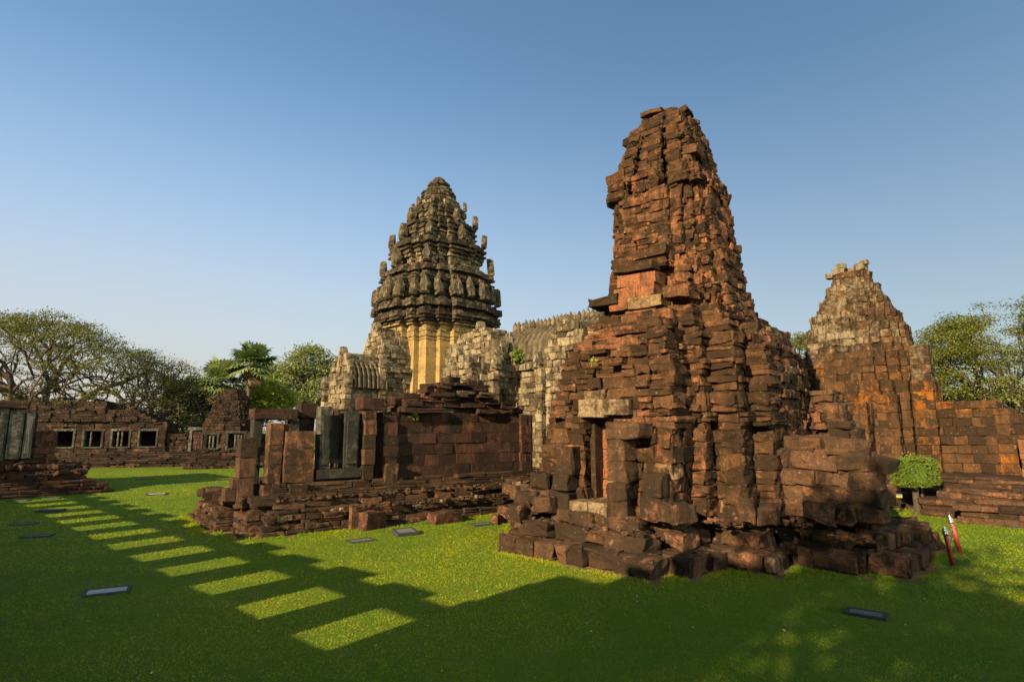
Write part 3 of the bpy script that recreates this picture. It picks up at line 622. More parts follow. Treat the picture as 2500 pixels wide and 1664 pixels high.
    # porches with nested gables. prof: half-width against height
    def gable(name, depth_fn, z0, z1, hw, eave, face, mat=BUFF, c=0, roof=True, side=1):
        pr = interp([(z0, hw), (eave - .3, hw), (eave - .15, hw * 1.12), (eave, hw * 1.14), (eave + .1, hw * 1.0), (eave + (z1 - eave) * .35, hw * .97), (eave + (z1 - eave) * .6, hw * .82), (eave + (z1 - eave) * .8, hw * .60), (eave + (z1 - eave) * .93, hw * .36), (z1, hw * .14)])
        B = Blocks(4, 5, .03, .06, .03, .6); f0, f1 = depth_fn
        def pf(z):
            h = pr(z) * (1 + .04 * n3(0, z, 1, 3, 2)); x0 = f0 + (.0 if z < eave else .12)
            return rect(x0, f1, c - h, c + h) if face == 'a' else rect(c - h, c + h, x0, f1)
        stack(B, F, pf, z0, z1, (.28, .42), lr=(.35, .75), dep=.5, jit=.05, drop=.02, colf=cp, core=.2, tilt=1.5)
        # pilasters either side of the gable front
        for s in (-1, 1):
            q = hw * .98 * s
            for zz in np.arange(z0, eave - .3, .4):
                pa = (f0 - .1, c + q) if face == 'a' else (c + q, f0 - .1)
                B.add(F.w3(pa[0], pa[1], zz + .2), (.24, .24, .19), F.deg, cp(0, 0, zz))
        o = part(name, B.data(), mat, root); V = []
        for s in (-1, 1):                                  # flame-shaped corner stones at the eaves
            pa = (f0 - .05, c + hw * 1.1 * s) if face == 'a' else (c + hw * 1.1 * s, f0 - .05)
            a = obj('acroterion', leafb, BUFF, o, tuple(F.w3(pa[0], pa[1], eave - .05) - wloc(o))); a.scale = (.8, 1.4, .95); a.rotation_euler = (0, 0, R(F.deg + (90 if face == 'a' else 0)))
        a = obj('acroterion', leafb, BUFF, o, tuple(F.w3(*((f0 + .4, c) if face == 'a' else (c, f0 + .4)), z1 - .15) - wloc(o))); a.scale = (.7, 1.6, .6); a.rotation_euler = (0, 0, R(F.deg + (90 if face == 'a' else 0)))
        return o
    gable('inner_porch', (-5.7, -3.4), 1.5, 10.6, 1.65, 7.5, 'a')
    o = gable('outer_porch', (-8.3, -5.6), 1.5, 8.5, 1.6, 6.0, 'a')
    part('porch_roof', vault(F, 'a', -8.0, -5.5, 0, 1.8, 5.9, 7.9, 7, 12), TILE, o)
    gable('antechamber_gable', (-6.4, -3.4), 1.5, 10.2, 1.55, 7.4, 'b')
    B = Blocks(4, 5, .03, .05, .03, .6)
    stack(B, F, lambda z: rect(-1.9, 1.9, -9.4, -6.2), 1.5, 6.9, (.32, .45), lr=(.4, .8), dep=.5, jit=.03, colf=cp, core=.2); ant = part('antechamber', B.data(), BUFF, root)
    part('antechamber_roof', vault(F, 'b', -9.5, -6.1, 0, 2.05, 6.85, 8.8, 8, 12), TILE, ant)
    B = Blocks(4, 5, .03, .05, .03, .6); Wh = interp([(1.5, 3.1), (6.3, 3.1), (6.5, 3.3), (6.8, 3.5), (7.0, 3.35)])
    stack(B, F, lambda z: rect(-Wh(z), Wh(z), -21, -9.3), 1.5, 7.1, (.28, .42), lr=(.4, .9), dep=.5, jit=.03, colf=lambda a, b, z: (random.random(), .15, random.uniform(0, .8)), core=.2, tilt=.8)
    hl = part('hall', B.data(), BUFF, root)
    part('hall_roof', vault(F, 'b', -21, -9.4, 0, 3.35, 7.05, 9.35, 26, 12), TILE, hl)
    B = Blocks(4, 4, .03, .03)
    for b in np.arange(-20.8, -9.2, .7): box(B, F, -.28, .28, b, b + .69, 9.35, 9.62, cp(0, 0, 0))
    for b in np.arange(-9.2, -6.4, .7): box(B, F, -.25, .25, b, b + .69, 8.8, 9.0, cp(0, 0, 0))
    part('roof_ridge', B.data(), BUFF, hl)
    fin = lathe([(.12, 0), (.17, .08), (.11, .16), (.17, .24), (.19, .40), (.13, .60), (.05, .78), (.01, .86)], 8); me = mesh_np('roof_finial', fin['V'], fin['Q'], N=fin['N'], C=np.tile([.5, .1, .4], (len(fin['V']), 1)), smooth=True)
    for b in np.arange(-20.6, -9.3, .36): obj('roof_finial', me, BUFF, hl, tuple(F.w3(random.gauss(0, .02), b, 9.6) - wloc(hl))).scale = (1, 1, random.uniform(.85, 1.05))
    for b in np.arange(-9.1, -6.5, .36): obj('roof_finial', me, BUFF, ant, tuple(F.w3(0, b, 8.98) - wloc(ant)))
    o = gable('side_porch', (-5.0, -2.9), 1.5, 9.2, 1.75, 6.6, 'a', c=-11.3)
    o = gable('lower_side_porch', (-6.6, -4.8), 1.5, 7.4, 1.55, 5.0, 'a', c=-11.3)
    B = Blocks(4, 4, .02, .05); box(B, F, -6.72, -6.5, -12.3, -10.3, 3.6, 4.9, (.8, 1.2, .3), 0); part('carved_lintel', B.data(), BUFF, o)
    gable('far_side_porch', (-4.6, -2.9), 1.5, 8.7, 1.6, 6.4, 'a', c=-18)
    B = Blocks(4, 4, .04, .05)
    stack(B, F, lambda z: inset([(-10, -2.6), (-5.6, -2.6), (-5.6, -5), (-3.8, -5), (-3.8, -9), (-7.4, -9), (-7.4, -13.5), (-3.8, -13.5), (-3.8, -21.5), (5, -21.5), (5, 5), (-5.6, 5), (-5.6, 2.6), (-10, 2.6)], z * .3), 0, 1.5, (.28, .4), lr=(.5, 1), dep=.6, jit=.05, colf=cp, core=.2)
    part('plinth', B.data(), BUFF, root)
main_temple()

# ---------------------------------------------------------------- laterite tower on the right
def laterite():
    F = FT; root = empty('laterite_tower', F.w3(0, 0, 0), 'blocky orange brown laterite tower with pale lichen on its rounded stepped top', 'temple tower')
    def col(a, b, z):
        p = F.w2(a, b); n = n3(p[0], p[1], z, .7, 41)
        pale = max(0, min(1.0, (z - 5.6) / 3.4)) * .60 + n3(p[0], p[1], z, .8, 43) * .8 if z > 5.0 else 0
        return (random.random(), max(0, .34 + n * .9 - max(0, z - 4.5) * .10) * random.uniform(.2, 1.2), max(0, pale * random.uniform(.6, 1.1)))
    kw = dict(colf=col, tilt=.8, core=.16)
    B = Blocks(5, 5, .03, .03, 0, .6)
    W = interp([(0, 3.25), (5.3, 3.15), (5.4, 2.92), (6.7, 2.82), (6.75, 2.62), (8.2, 2.48), (8.25, 2.3), (9.15, 2.12), (9.2, 1.85), (9.9, 1.68), (9.95, 1.42), (10.5, 1.32), (10.55, 1.05), (11.1, 1.0), (11.3, .9), (11.5, .7)])
    stack(B, F, lambda z: redent(W(z), (.42, .58, .74), (1, .87, .74)), .5, 5.4, (.36, .44), lr=(.42, .75), dep=.5, jit=.02, drop=.004, **kw)
    part('tower_body', B.data(), LAT, root)
    B = Blocks(5, 5, .04, .045, 0, .65)
    stack(B, F, lambda z: redent(W(z) * .90 * (1 + .012 * n3(0, 0, z, 2)), (.42, .6, .78), (1, .9, .78)), 5.4, 11.35, (.33, .42), lr=(.36, .7), dep=.5, jit=.045, drop=.02, **kw)
    for (a, b, z, s) in ((-.4, .5, 11.5, .28), (-.4, -.55, 11.55, .26), (-.5, -.75, 11.75, .17), (-.5, .35, 11.75, .2), (-.3, .95, 11.35, .2), (.3, 0, 11.45, .4)):
        B.add(F.w3(a, b, z), (s, s, s * .7), F.deg + random.gauss(0, 10), (.5, .1, 1.), (random.gauss(0, 5), 0))
    part('upper_tower', B.data(), LAT, root)
    B = Blocks(5, 5, .03, .03, 0, .6)                    # stepped shoulder piers and front porch
    for (a0, a1, b0, b1, zt) in ((-2.9, -1.9, -3.35, -2.6, 6.9), (-3.3, -2.4, -2.0, -1.2, 4.7), (-3.3, -2.4, 1.3, 2.1, 5.0)):
        stack(B, F, lambda z: rect(a0, a1, b0, b1), .5, zt, (.36, .44), lr=(.4, .7), dep=.45, jit=.02, **kw)
    stack(B, F, lambda z: rect(-4.4, -2.8, -1.0 - .0 * z, 1.1), .5, 4.3, (.36, .44), lr=(.42, .75), dep=.5, jit=.02, **kw)
    part('front_porch', B.data(), LAT, root)
    B = Blocks(5, 5, .03, .03, 0, .6)
    stack(B, F, lambda z: rect(-2.3, 2.0, -5.4, -2.6), .5, 4.35, (.36, .44), lr=(.42, .85), dep=.5, jit=.02, **kw)
    stack(B, F, lambda z: rect(-2.4, 1.5, -6.3 if z < 3.6 else -5.9, -5.3), .5, 4.0, (.36, .44), lr=(.42, .85), dep=.5, jit=.02, **kw)
    part('side_porch', B.data(), LAT, root)
    B = Blocks(5, 5, .03, .03, 0, .6)
    pk = lambda a, b, z: (random.random(), random.uniform(.2, 1.1), .1)
    stack(B, F, lambda z: rect(-3.3, -2.2, -10.5, -6.0), .7, 2.7, (.36, .5), lr=(.45, .9), dep=.5, jit=.02, colf=pk, core=.16)
    stack(B, F, lambda z: rect(-3.1, -2.2, -10.5, -6.7), 2.7, 3.6, (.36, .5), lr=(.45, .9), dep=.5, jit=.03, drop=.1, colf=pk, core=.16)
    part('side_wall', B.data(), REDP, root)
    B = Blocks(5, 6, .03, .04, .05, .6); z = 0           # broad stepped plinth reaching towards the viewer
    base = [(-9.5, -9), (-9.5, -4.6), (-8.3, -4.6), (-8.3, -3.6), (-7, -3.6), (-7, 3), (5, 3), (5, -4), (3, -14), (-8.9, -14), (-8.9, -9)]
    base = [(-9.5, -4.4), (-8.3, -4.4), (-8.3, -3.2), (-6.6, -3.2), (-6.6, 4), (5, 4), (5, -14), (-9.2, -14), (-9.2, -9), (-9.5, -9)][::-1]
    for h, ins in ((.2, 0), (.22, .1), (.2, -.03), (.22, .5), (.16, .75), (.14, 1.4), (.12, 2.0)):
        ring(B, F, inset(base, ins), z, h, (.5, 1.6), .7, .05, .03, lambda a, b, z: (random.random(), random.random() ** 2 * .8, 0), core=.3, tilt=1); z += h - .004
    part('plinth', B.data(), REDP, root)
    soil('bare_soil', F, base, .12, .004)
laterite()

# ---------------------------------------------------------------- far window gallery and the ruined gate beyond the lawn
def window_set(F, a0, a1, b, z0, z1, root, mat, dep=.35, balus=True, open_=True):
    fr = empty('window_frame', (0, 0, 0), None, None); fr.parent = root
    wj = .16
    ps = [('jamb', a0 - wj, a0, z0 - .12, z1), ('jamb', a1, a1 + wj, z0 - .12, z1), ('lintel', a0 - wj - .05, a1 + wj + .05, z1, z1 + .17), ('sill', a0, a1, z0 - .14, z0)]
    for nm, x0, x1, y0, y1 in ps:
        B = Blocks(4, 4, .02, .015); box(B, F, x0, x1, b - .08, b + dep, y0, y1, (.6, .1, random.uniform(.1, .6))); part(nm, B.data(), mat, fr)
    if balus:
        d = []
        for x in balus: 
            l = lathe([(.07, 0), (.09, .1), (.06, .2), (.09, .4), (.06, .6), (.09, .8), (.06, .95), (.08, 1.)], 8); l['V'] = l['V'] * [1, 1, z1 - z0] + F.w3(a0 + (a1 - a0) * x, b + .15, z0); l['C'] = np.tile([.6, .1, .6], (len(l['V']), 1)); d.append(l)
        part('baluster', merge(d), mat, fr)
def far_gallery():
    F = FF; root = empty('far_gallery', F.w3(0, 0, 0), 'long low ruined gallery across the lawn with a row of square windows', 'gallery')
    c = lambda a, b, z: (random.random(), random.random() ** 2 * .9, 0)
    B = Blocks(4, 5, .04, .06, .06, .6); z = 0
    for h, ins in ((.16, -.1), (.16, .12), (.14, .05), (.18, .35), (.16, .5), (.14, .9), (.16, 1.1), (.12, 1.6)):
        ring(B, F, inset(rect(-14, 15.5, 0, 7), ins), z, h, (.5, 1.7), .6, .07, .03, c, core=.3, tilt=1.5); z += h - .004
    part('plinth', B.data(), FARS, root)
    X = [1.35 + 2.07 * i for i in range(-6, 3)]; b = 2.3
    B = Blocks(4, 4, .03, .04)
    stack(B, F, lambda z: rect(-13, 6.9, b, b + .8), 1.2, 1.6, (.2, .3), lr=(.4, .8), dep=.5, jit=.03, colf=c)
    for x in X:
        stack(B, F, lambda z: rect(x + .75, x + 1.35, b, b + .8), 1.6, 3.0, (.3, .4), lr=(.5, .65), dep=.5, jit=.03, colf=c)
    stack(B, F, lambda z: rect(-13, 6.9, b - .05, b + .85), 3.0, 3.75, (.22, .34), lr=(.4, .8), dep=.5, jit=.05, drop=.03, colf=c)
    stack(B, F, lambda z: rect(-13, 6.9, 5.2, 6), 1.2, 3.7, (.3, .4), lr=(.5, .9), dep=.5, jit=.04, colf=c)
    stack(B, F, lambda z: rect(6.9, 15, b + .3, b + 1.1), 1.1, 2.7 , (.25, .35), lr=(.4, .9), dep=.5, jit=.07, drop=.05, colf=c)
    part('wall', B.data(), FARS, root)
    B = Blocks(4, 5, .04, .05, .03, .7)
    hw = interp([(3.7, 2.1), (4.4, 1.85), (5.0, 1.45), (5.6, .8)])
    stack(B, F, lambda z: rect(-12.5, 2.3 - (z - 3.7) * .3, 4.1 - hw(z), 4.1 + hw(z)), 3.75, 5.55, (.2, .26), lr=(.4, .9), dep=.6, jit=.05, drop=.02, colf=c, core=.25)
    stack(B, F, lambda z: rect(2.2, 6.4 - (z - 3.7) * 1.9, 4.1 - hw(z), 4.1 + hw(z)), 3.75, 4.8, (.2, .26), lr=(.4, .9), dep=.6, jit=.06, drop=.06, colf=c, core=.25)
    part('vault_roof', B.data(), FARS, root)
    for i, x in enumerate(X[4:]): window_set(F, x - .62, x + .62, b, 1.66, 2.98, root, GREY, balus=((), (), (.35,), (.3, .55))[i % 4] if i > 1 else None)
    for x0 in (8.7,):
        fr = empty('door_frame', (0, 0, 0), None, None); fr.parent = root
        for nm, p0, p1, z0, z1 in (('door_post', x0, x0 + .25, 1.0, 3.05), ('door_post', x0 + 1.1, x0 + 1.35, 1.0, 3.05), ('lintel', x0 - .1, x0 + 1.45, 3.05, 3.3)):
            B = Blocks(4, 4, .02, .02); box(B, F, p0, p1, b - .1, b + .4, z0, z1, (.6, .1, .6)); part(nm, B.data(), GREY, fr)
    F2 = Frame(-24.2, 50.0, 20); root = empty('ruined_gate', F2.w3(0, 0, 0), 'small crumbling dark gate tower under the palm trees', 'temple ruin', None)
    B = Blocks(4, 5, .04, .06, .05, .6)
    W = interp([(1.0, 2.1), (3.4, 2.05), (3.9, 1.9), (4.4, 1.75), (4.9, 1.5), (5.5, 1.35), (6.0, 1.0), (6.6, .6)])
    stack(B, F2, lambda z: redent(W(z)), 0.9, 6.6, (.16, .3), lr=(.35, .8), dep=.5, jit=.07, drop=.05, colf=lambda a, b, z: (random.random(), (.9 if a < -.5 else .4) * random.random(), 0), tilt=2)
    part('tower_body', B.data(), FARS, root)
    B = Blocks(4, 5, .04, .05, .05)
    stack(B, F2, lambda z: inset(rect(-3, 4, -3.2, 3), z * .6), 0, 1.0, (.14, .22), lr=(.4, 1.2), dep=.5, jit=.06, colf=c, core=.3); part('plinth', B.data(), FARS, root)
    B = Blocks(4, 4, .03, .04)
    stack(B, F2, lambda z: rect(-2.4, 2.6, -2.6, -1.9), 1, 1.6, (.25, .3), lr=(.4, .8), dep=.4, jit=.05, colf=c)
    for x0, x1 in ((-2.4, -1.9), (-.6, -.1), (1.4, 1.9)): stack(B, F2, lambda z: rect(x0, x1, -2.6, -1.9), 1.6, 2.9, (.25, .35), lr=(.4, .8), dep=.3, jit=.03, colf=lambda a, b, z: (random.random(), .8, 0))
    part('front_wall', B.data(), FARS, root)
    window_set(F2, -1.75, -.75, -2.6, 1.6, 2.7, root, GREY, balus=(.5, .75)); window_set(F2, .1, 1.25, -2.6, 1.6, 2.8, root, GREY, balus=(.45, .65, .85))
far_gallery()

def near_gate():
    F = FN; root = empty('gate_ruin', F.w3(0, 0, 0), 'dark shaded gate ruin with a pale carved window panel at the left edge', 'temple ruin')
    c = lambda a, b, z: (random.random() * .8, random.random() ** 3 * .6, 0)
    B = Blocks(4, 6, .035, .06, .07, .6); z = 0
    for h, ins in ((.14, -.05), (.16, .12), (.16, .3), (.18, .6), (.16, .95), (.18, 1.2), (.16, 1.5), (.18, 1.75), (.18, 2.0), (.16, 2.05)):
        ring(B, F, inset(rect(-12, 0, 0, 12), ins), z, h, (.4, 1.3), .6, .09, .05, c, core=.35, tilt=2); z += h - .004
    part('plinth', B.data(), HALLS, root)
    tag(part('rubble', rubble(F, [(-3, -1, 1, 2, .9), (-2, -.8, 2, 6, 1.1), (-6, -2, 1.5, 2.1, 1.2)], 80, (.08, .25), c), HALLS, root), kind='stuff')
    B = Blocks(4, 5, .03, .04, .02)
    stack(B, F, lambda z: rect(-3.0, -2.2, 2.2, 4.5), 1.5, 3.0, (.3, .4), lr=(.4, .8), dep=.5, jit=.03, colf=lambda a, b, z: (random.random(), random.uniform(.2, .9), 0))
    stack(B, F, lambda z: rect(-4.2, -3.0, 2.35, 4.5), 1.5, 3.9, (.3, .4), lr=(.4, .8), dep=.5, jit=.03, colf=c)
    stack(B, F, lambda z: rect(-12, -3.2, 3.6, 9), 1.5, 4.5, (.26, .4), lr=(.4, .9), dep=.5, jit=.06, drop=.03, colf=c)
    stack(B, F, lambda z: rect(-12, -4.1, 2.2, 3), 1.5, 4.2, (.3, .4), lr=(.4, .8), dep=.5, jit=.03, colf=c)
    part('wall', B.data(), HALLS, root)
    wf = empty('window_frame', (0, 0, 0), None, None); wf.parent = root
    for nm, a0, a1, z0, z1, cc in (('window_panel', -4.1, -3.55, 1.7, 4.0, .6), ('window_panel', -3.5, -3.15, 1.7, 3.9, 1.05), ('window_jamb', -4.5, -4.15, 1.6, 4.1, .4)):
        B = Blocks(5, 5, .02, .02); box(B, F, a0, a1, 1.98, 2.5, z0, z1, (.8, .1, cc)); box(B, F, a0 + .08, a1 - .08, 1.92, 2.0, z0 + .2, z1 - .2, (.6, .1, cc)); part(nm, B.data(), GREY, wf)
    B = Blocks(5, 5, .12, .04, 0, .8); box(B, F, -6, -3.4, 1.9, 2.8, 4.1, 4.5, (.4, .1, .2)); part('lintel', B.data(), HALLS, wf)
near_gate()

# ---------------------------------------------------------------- the window gallery and gatehouse the viewer stands before (they throw the long shadow)
def near_gallery():
    F = FG; root = empty('window_gallery', F.w3(8, 0, 0), 'roofless gallery wall with a row of windows beside the viewer, seen by its striped shadow', 'gallery')
    c = lambda a, b, z: (random.random(), random.random() ** 3 * .7, 0); T = .7
    zs, zh, zt = 2.08, 3.03, 3.10; w0 = 7.36; pitch = 2.07; n = 17
    B = Blocks(4, 4, .02, .01)
    stack(B, F, lambda z: rect(w0 - 1.2, w0 + pitch * n, 0, T), .9, zs, (.38, .42), lr=(.5, .9), dep=.4, jit=.01, colf=c, core=.05)
    for i in range(n + 1):
        a = w0 + 1.05 + pitch * (i - 1)
        stack(B, F, lambda z: rect(a, a + 1.02, 0, T), zs, zh, (.4, .5), lr=(.98, 1.05), dep=.36, jit=.005, colf=c, core=.03)
    B.slab([F.w2(*p) for p in rect(w0 - .9, w0 + pitch * n, .0, T)], zh, zt)
    part('wall', B.data(), HALLS, root)
    for i in range(n + 1):
        a = w0 + 1.56 + pitch * (i - 1); B = Blocks(5, 5, .05, .03, 0, .8)
        box(B, F, a - .72, a + .62, .0, T - .02, zt + .005, zt + random.choice((.2, .24, .17, .22)), c(0, 0, 0)); part('coping_stone', B.data(), HALLS, root)
    B = Blocks(3, 3, .03, .03)
    stack(B, F, lambda z: rect(-8, w0 + pitch * n, -.55, 5), 0, 1.0, (.3, .36), lr=(.5, 1.2), dep=.5, jit=.02, colf=c, core=.2); part('plinth', B.data(), HALLS, root)
    root = empty('gatehouse', F.w3(0, 3, 1), 'stepped stone gatehouse at the viewer\'s back that shades the foreground lawn', 'temple ruin')
    B = Blocks(3, 3, .04, .05)
    for a0, a1, b0, b1, zt_ in ((4.6, 7.08, .9, 5, 4.75), (3.9, 5.9, 1.6, 5, 5.6), (2.8, 5.0, 1.8, 5, 6.5)):
        stack(B, F, lambda z: rect(a0, a1, b0, b1), 1.0, zt_, (.36, .5), lr=(.5, 1.1), dep=.5, jit=.06, colf=c, core=.12)
    part('wall', B.data(), HALLS, root)
near_gallery()

# ---------------------------------------------------------------- trees
def leaves(pts, n, s, spread, up=.5, squash=.5):
    pts = np.asarray(pts); K = len(pts) * n; c = np.repeat(pts, n, 0) + RNG.normal(0, 1, (K, 3)) * spread * np.array([1, 1, squash])
    nr = RNG.normal(0, 1, (K, 3)) + np.array([0, 0, up * 2]); nr /= np.linalg.norm(nr, axis=1)[:, None]
    a = np.cross(nr, RNG.normal(0, 1, (K, 3))); a /= np.linalg.norm(a, axis=1)[:, None]; b = np.cross(nr, a); l = (s * RNG.uniform(.6, 1.3, K))[:, None]; q = l * .5
    V = np.stack([c - a * l, c + b * q, c + a * l, c - b * q], 1).reshape(-1, 3); Q = np.arange(4 * K).reshape(-1, 4)
    clump = np.repeat(RNG.uniform(0, 1, len(pts)), n); t = np.clip(clump * .7 + RNG.uniform(0, .3, K), 0, 1)
    return dict(V=V, Q=Q, C=np.repeat(np.stack([t, t, t], 1), 4, 0))
def grow(base, targets, trunk, wander=.1, bias=.55, step=1.0, tip=.012, expo=2.2, droop=0.):
    """joins every target to the nearest point of the growing tree; returns tubes by pipe model"""
    P = [np.array(base, float)]; par = [-1]; dist = [0.]
    for t in trunk: P.append(np.array(t, float)); par.append(len(P) - 2); dist.append(dist[-1] + np.linalg.norm(P[-1] - P[-2]))
    tn = len(P) - 1; order = sorted(range(len(targets)), key=lambda i: np.linalg.norm(targets[i] - P[tn]) * random.uniform(.8, 1.2)); ends = []
    for i in order:
        t = targets[i]; A = np.array(P[tn // 2:]); d = np.linalg.norm(A - t, axis=1) + bias * np.array(dist[tn // 2:]); j = int(np.argmin(d)) + tn // 2
        D = np.linalg.norm(t - P[j]); k = max(1, int(D / step)); p0 = P[j].copy(); pr = j; sag = np.array([0, 0, D * .10])
        for s in range(1, k + 1):
            f = s / k; q = p0 + (t - p0) * f + sag * math.sin(math.pi * f) * (1 - 2 * droop) + (RNG.normal(0, wander, 3) * (step if s < k else .2))
            P.append(q); par.append(pr); dist.append(dist[pr] + np.linalg.norm(q - P[pr])); pr = len(P) - 1
        ends.append(pr)
    w = np.zeros(len(P))
    for e in ends:
        w[e] += 1
    for i in range(len(P) - 1, 0, -1): w[par[i]] += w[i]
    return np.array(P), par, w, ends
def branch_tubes(P, par, w, r0, lo=.014, expo=.5):
    wm = w.max(); r = np.maximum(lo, r0 * (w / wm) ** expo); out = []
    child = {}
    for i in range(1, len(P)): child.setdefault(par[i], []).append(i)
    done = set()
    starts = [(0, None)]
    while starts:
        i, pa = starts.pop(); chain = ([pa] if pa is not None else []) + [i]
        while i in child:
            ch = sorted(child[i], key=lambda k: -w[k]); starts += [(k, i) for k in ch[1:]]; i = ch[0]; chain.append(i)
        rr = [r[k] for k in chain]
        if pa is not None: rr[0] = rr[1]
        out.append(tube([P[k] for k in chain], rr, 7 if rr[0] > .15 else (4 if rr[0] > .04 else 3)))
    return merge(out)
def tree(name, label, base, targets, trunk, r0, lf, bark, nleaf, ls, spread, group=None, up=.6, squash=.5, leafpts=None, **kw):
    root = empty(name, base, label, 'tree', group); lo = kw.pop('lo', .014); expo = kw.pop('expo', .5)
    P, par, w_, ends = grow(base, targets, trunk, **kw)
    part('trunk', branch_tubes(P, par, w_, r0, lo, expo), bark, root, smooth=True)
    pts = P[ends] if leafpts is None else leafpts(P, ends); part('crown', leaves(pts, nleaf, ls, spread, up, squash), lf, root); return root
def dome(cx, cy, z0, z1, R_, n, thick=.25, hole=.0, flat=.6, ry=None):
    """points through the upper shell of an umbrella crown"""
    out = []; ry = ry or R_
    while len(out) < n:
        x, y = RNG.uniform(-1, 1, 2); q = math.hypot(x, y)
        if q > 1: continue
        edge = 1 - .14 * (1 + math.sin(5 * math.atan2(y, x) + cx)) * .5
        if q > edge: continue
        zz = z0 + (z1 - z0) * (1 - (q / edge) ** 2) ** flat
        cl = n3(cx + x * R_, cy + y * ry, 3, .33, 5)
        if cl < -.45 + hole: continue
        out.append((cx + x * R_, cy + y * ry, zz - abs(RNG.normal(0, thick)) * (z1 - z0) + cl * .5))
    return np.array(out)
def blobs(bl, n):
    out = []
    for cx, cy, cz, rx, rz, f in bl:
        for _ in range(int(n * f)):
            v = RNG.normal(0, 1, 3); v /= np.linalg.norm(v); k = RNG.uniform(.35, 1) ** .5; out.append((cx + v[0] * rx * k, cy + v[1] * rx * k, cz + v[2] * rz * k))
    return np.array(out)
def trees():
    G = 'rain trees with umbrella crowns round the ruins'
    def rain(label, x, y, z0, z1, R_, n, tr, ry=None, low=.2, nl=26, ls=.17, sp=.55, thick=.16, r0=.75, lf=None, inner=.12):
        lf = lf or LF_RAIN; T = dome(x, y, z0, z1, R_, n, thick, ry=ry); inn = dome(x, y, z0 - .5, z1 - 2.2, R_ * .9, int(n * low), .35, ry=ry); T = np.concatenate([T, inn])
        def lp(P, ends):
            p = P[ends]; q = np.clip(np.hypot((p[:, 0] - x) / R_, (p[:, 1] - y) / (ry or R_)), 0, 1); top = z0 + (z1 - z0) * (1 - q * q) ** .6
            return p[(p[:, 2] > top - (z1 - z0) * .20) | (RNG.uniform(0, 1, len(p)) < inner)]
        tree('rain_tree', label, (tr[0], tr[1], 0), T, [(tr[0] + .3, tr[1], 1.4), (tr[0] + .2, tr[1] + .3, 2.8), (tr[0] + (x - tr[0]) * .2, tr[1] + .3, 4.2)], r0, lf, BARK, nl, ls, sp, G, up=.8, squash=.3, leafpts=lp, wander=.12, bias=.42, step=1.1, lo=.035, expo=.46)
    rain('huge spreading rain tree with the tallest domed green crown at far left', -49.5, 58, 5.0, 14.8, 15.5, 900, (-47.5, 58), nl=85, ls=.105, sp=.62)
    rain('wide half bare rain tree with bowed grey branches behind the far gallery', -42.5, 64, 3.0, 11.6, 13.5, 800, (-41, 64), nl=34, ls=.105, sp=.6, thick=.25, low=.5)
    rain('rain tree whose rounded green crown fills the right edge', 44.2, 48.5, 3.5, 14.6, 12.4, 1000, (44.5, 47), lf=LF_GREEN, nl=140, ls=.10, sp=.6, thick=.24, low=.6, inner=.35)
    rain('small green tree crown in the gap between the red and laterite towers', 31.6, 62, 6.5, 13.2, 5.2, 220, (31.5, 62), lf=LF_GREEN, nl=60, ls=.12, r0=.4)
    T = blobs([(-39.5, 72, 7.6, 3.6, 2.0, 1), (-37, 72, 6.6, 2.6, 1.8, .7), (-42, 73, 6.4, 2.6, 1.6, .6), (-35.4, 72, 6.2, 2., 1.8, .5)], 130)
    tree('dark_tree', 'dense dark green tree left of the palms', (-38.5, 72, 0), T, [(-38.4, 72, 1.5), (-38.6, 72, 3.)], .42, LF_DARK, BARK, 46, .2, .55, None, wander=.12, bias=.4, lo=.03)
    T = blobs([(-28.5, 80, 12.2, 3.2, 2.6, 1), (-31.5, 80, 9.2, 3., 3, 1), (-26.2, 80, 9.4, 2.6, 3.2, .9), (-34.5, 80, 10.2, 2.2, 2.6, .6), (-29.5, 79, 6.2, 3.4, 2.6, .9), (-35, 79, 6, 2.6, 2.6, .6)], 120)
    tree('airy_tree', 'tall airy grey green tree behind the hall, left of the white tower', (-29, 80, 0), T, [(-29, 80, 2), (-29.2, 80, 4.5)], .35, LF_PALE, BARKL, 44, .2, .6, None, wander=.12, bias=.4, lo=.03)
    T = blobs([(-29.6, 68, 7.8, 2.4, 1.7, 1), (-27.4, 68, 6.6, 1.9, 1.5, .7), (-31.0, 68, 5.8, 1.5, 1.4, .6)], 80)
    tree('yellow_green_tree', 'low bright yellow green tree beside the palms', (-29.4, 68, 0), T, [(-29.4, 68, 1.2), (-29.3, 68, 2.4)], .22, LF_LIGHT, BARKL, 60, .17, .42, None, wander=.1, bias=.4, lo=.025)
    T = blobs([(-25.0, 78, 6.2, 2.4, 3.2, 1), (-23.4, 78, 4.5, 1.6, 2.2, .6)], 170)
    tree('bare_tree', 'leafless brownish tree beside the left porch of the white tower', (-25, 78, 0), T, [(-25, 78, 1.5), (-25, 78, 2.5)], .25, LF_PALE, BARKL, 5, .16, .3, None, wander=.12, bias=.35, lo=.03)
    T = blobs([(-54, 76, 4.2, 5, 2.2, 1), (-62, 74, 4.6, 5, 2.4, 1), (-45, 80, 3.4, 4, 1.8, .5)], 110)
    tree('background_tree', 'shadowy dark tree seen under the rain tree branches', (-50, 76, 0), T, [(-50, 76, 1.2), (-50, 76, 2.4)], .4, LF_DARK, BARK, 50, .24, .75, None, wander=.12, bias=.4, lo=.03)
    T = blobs([(37, 52, 4.2, 3.2, 2.2, 1), (42, 52, 4.4, 3.2, 2.4, 1), (47, 51, 4.6, 3, 2.2, .8)], 150)
    tree('background_tree', 'dark green undergrowth tree behind the laterite side wall', (41, 52, 0), T, [(41, 52, 1.2), (41, 52, 2.2)], .3, LF_DARK, BARK, 40, .2, .6, None, wander=.12, bias=.4, lo=.03)
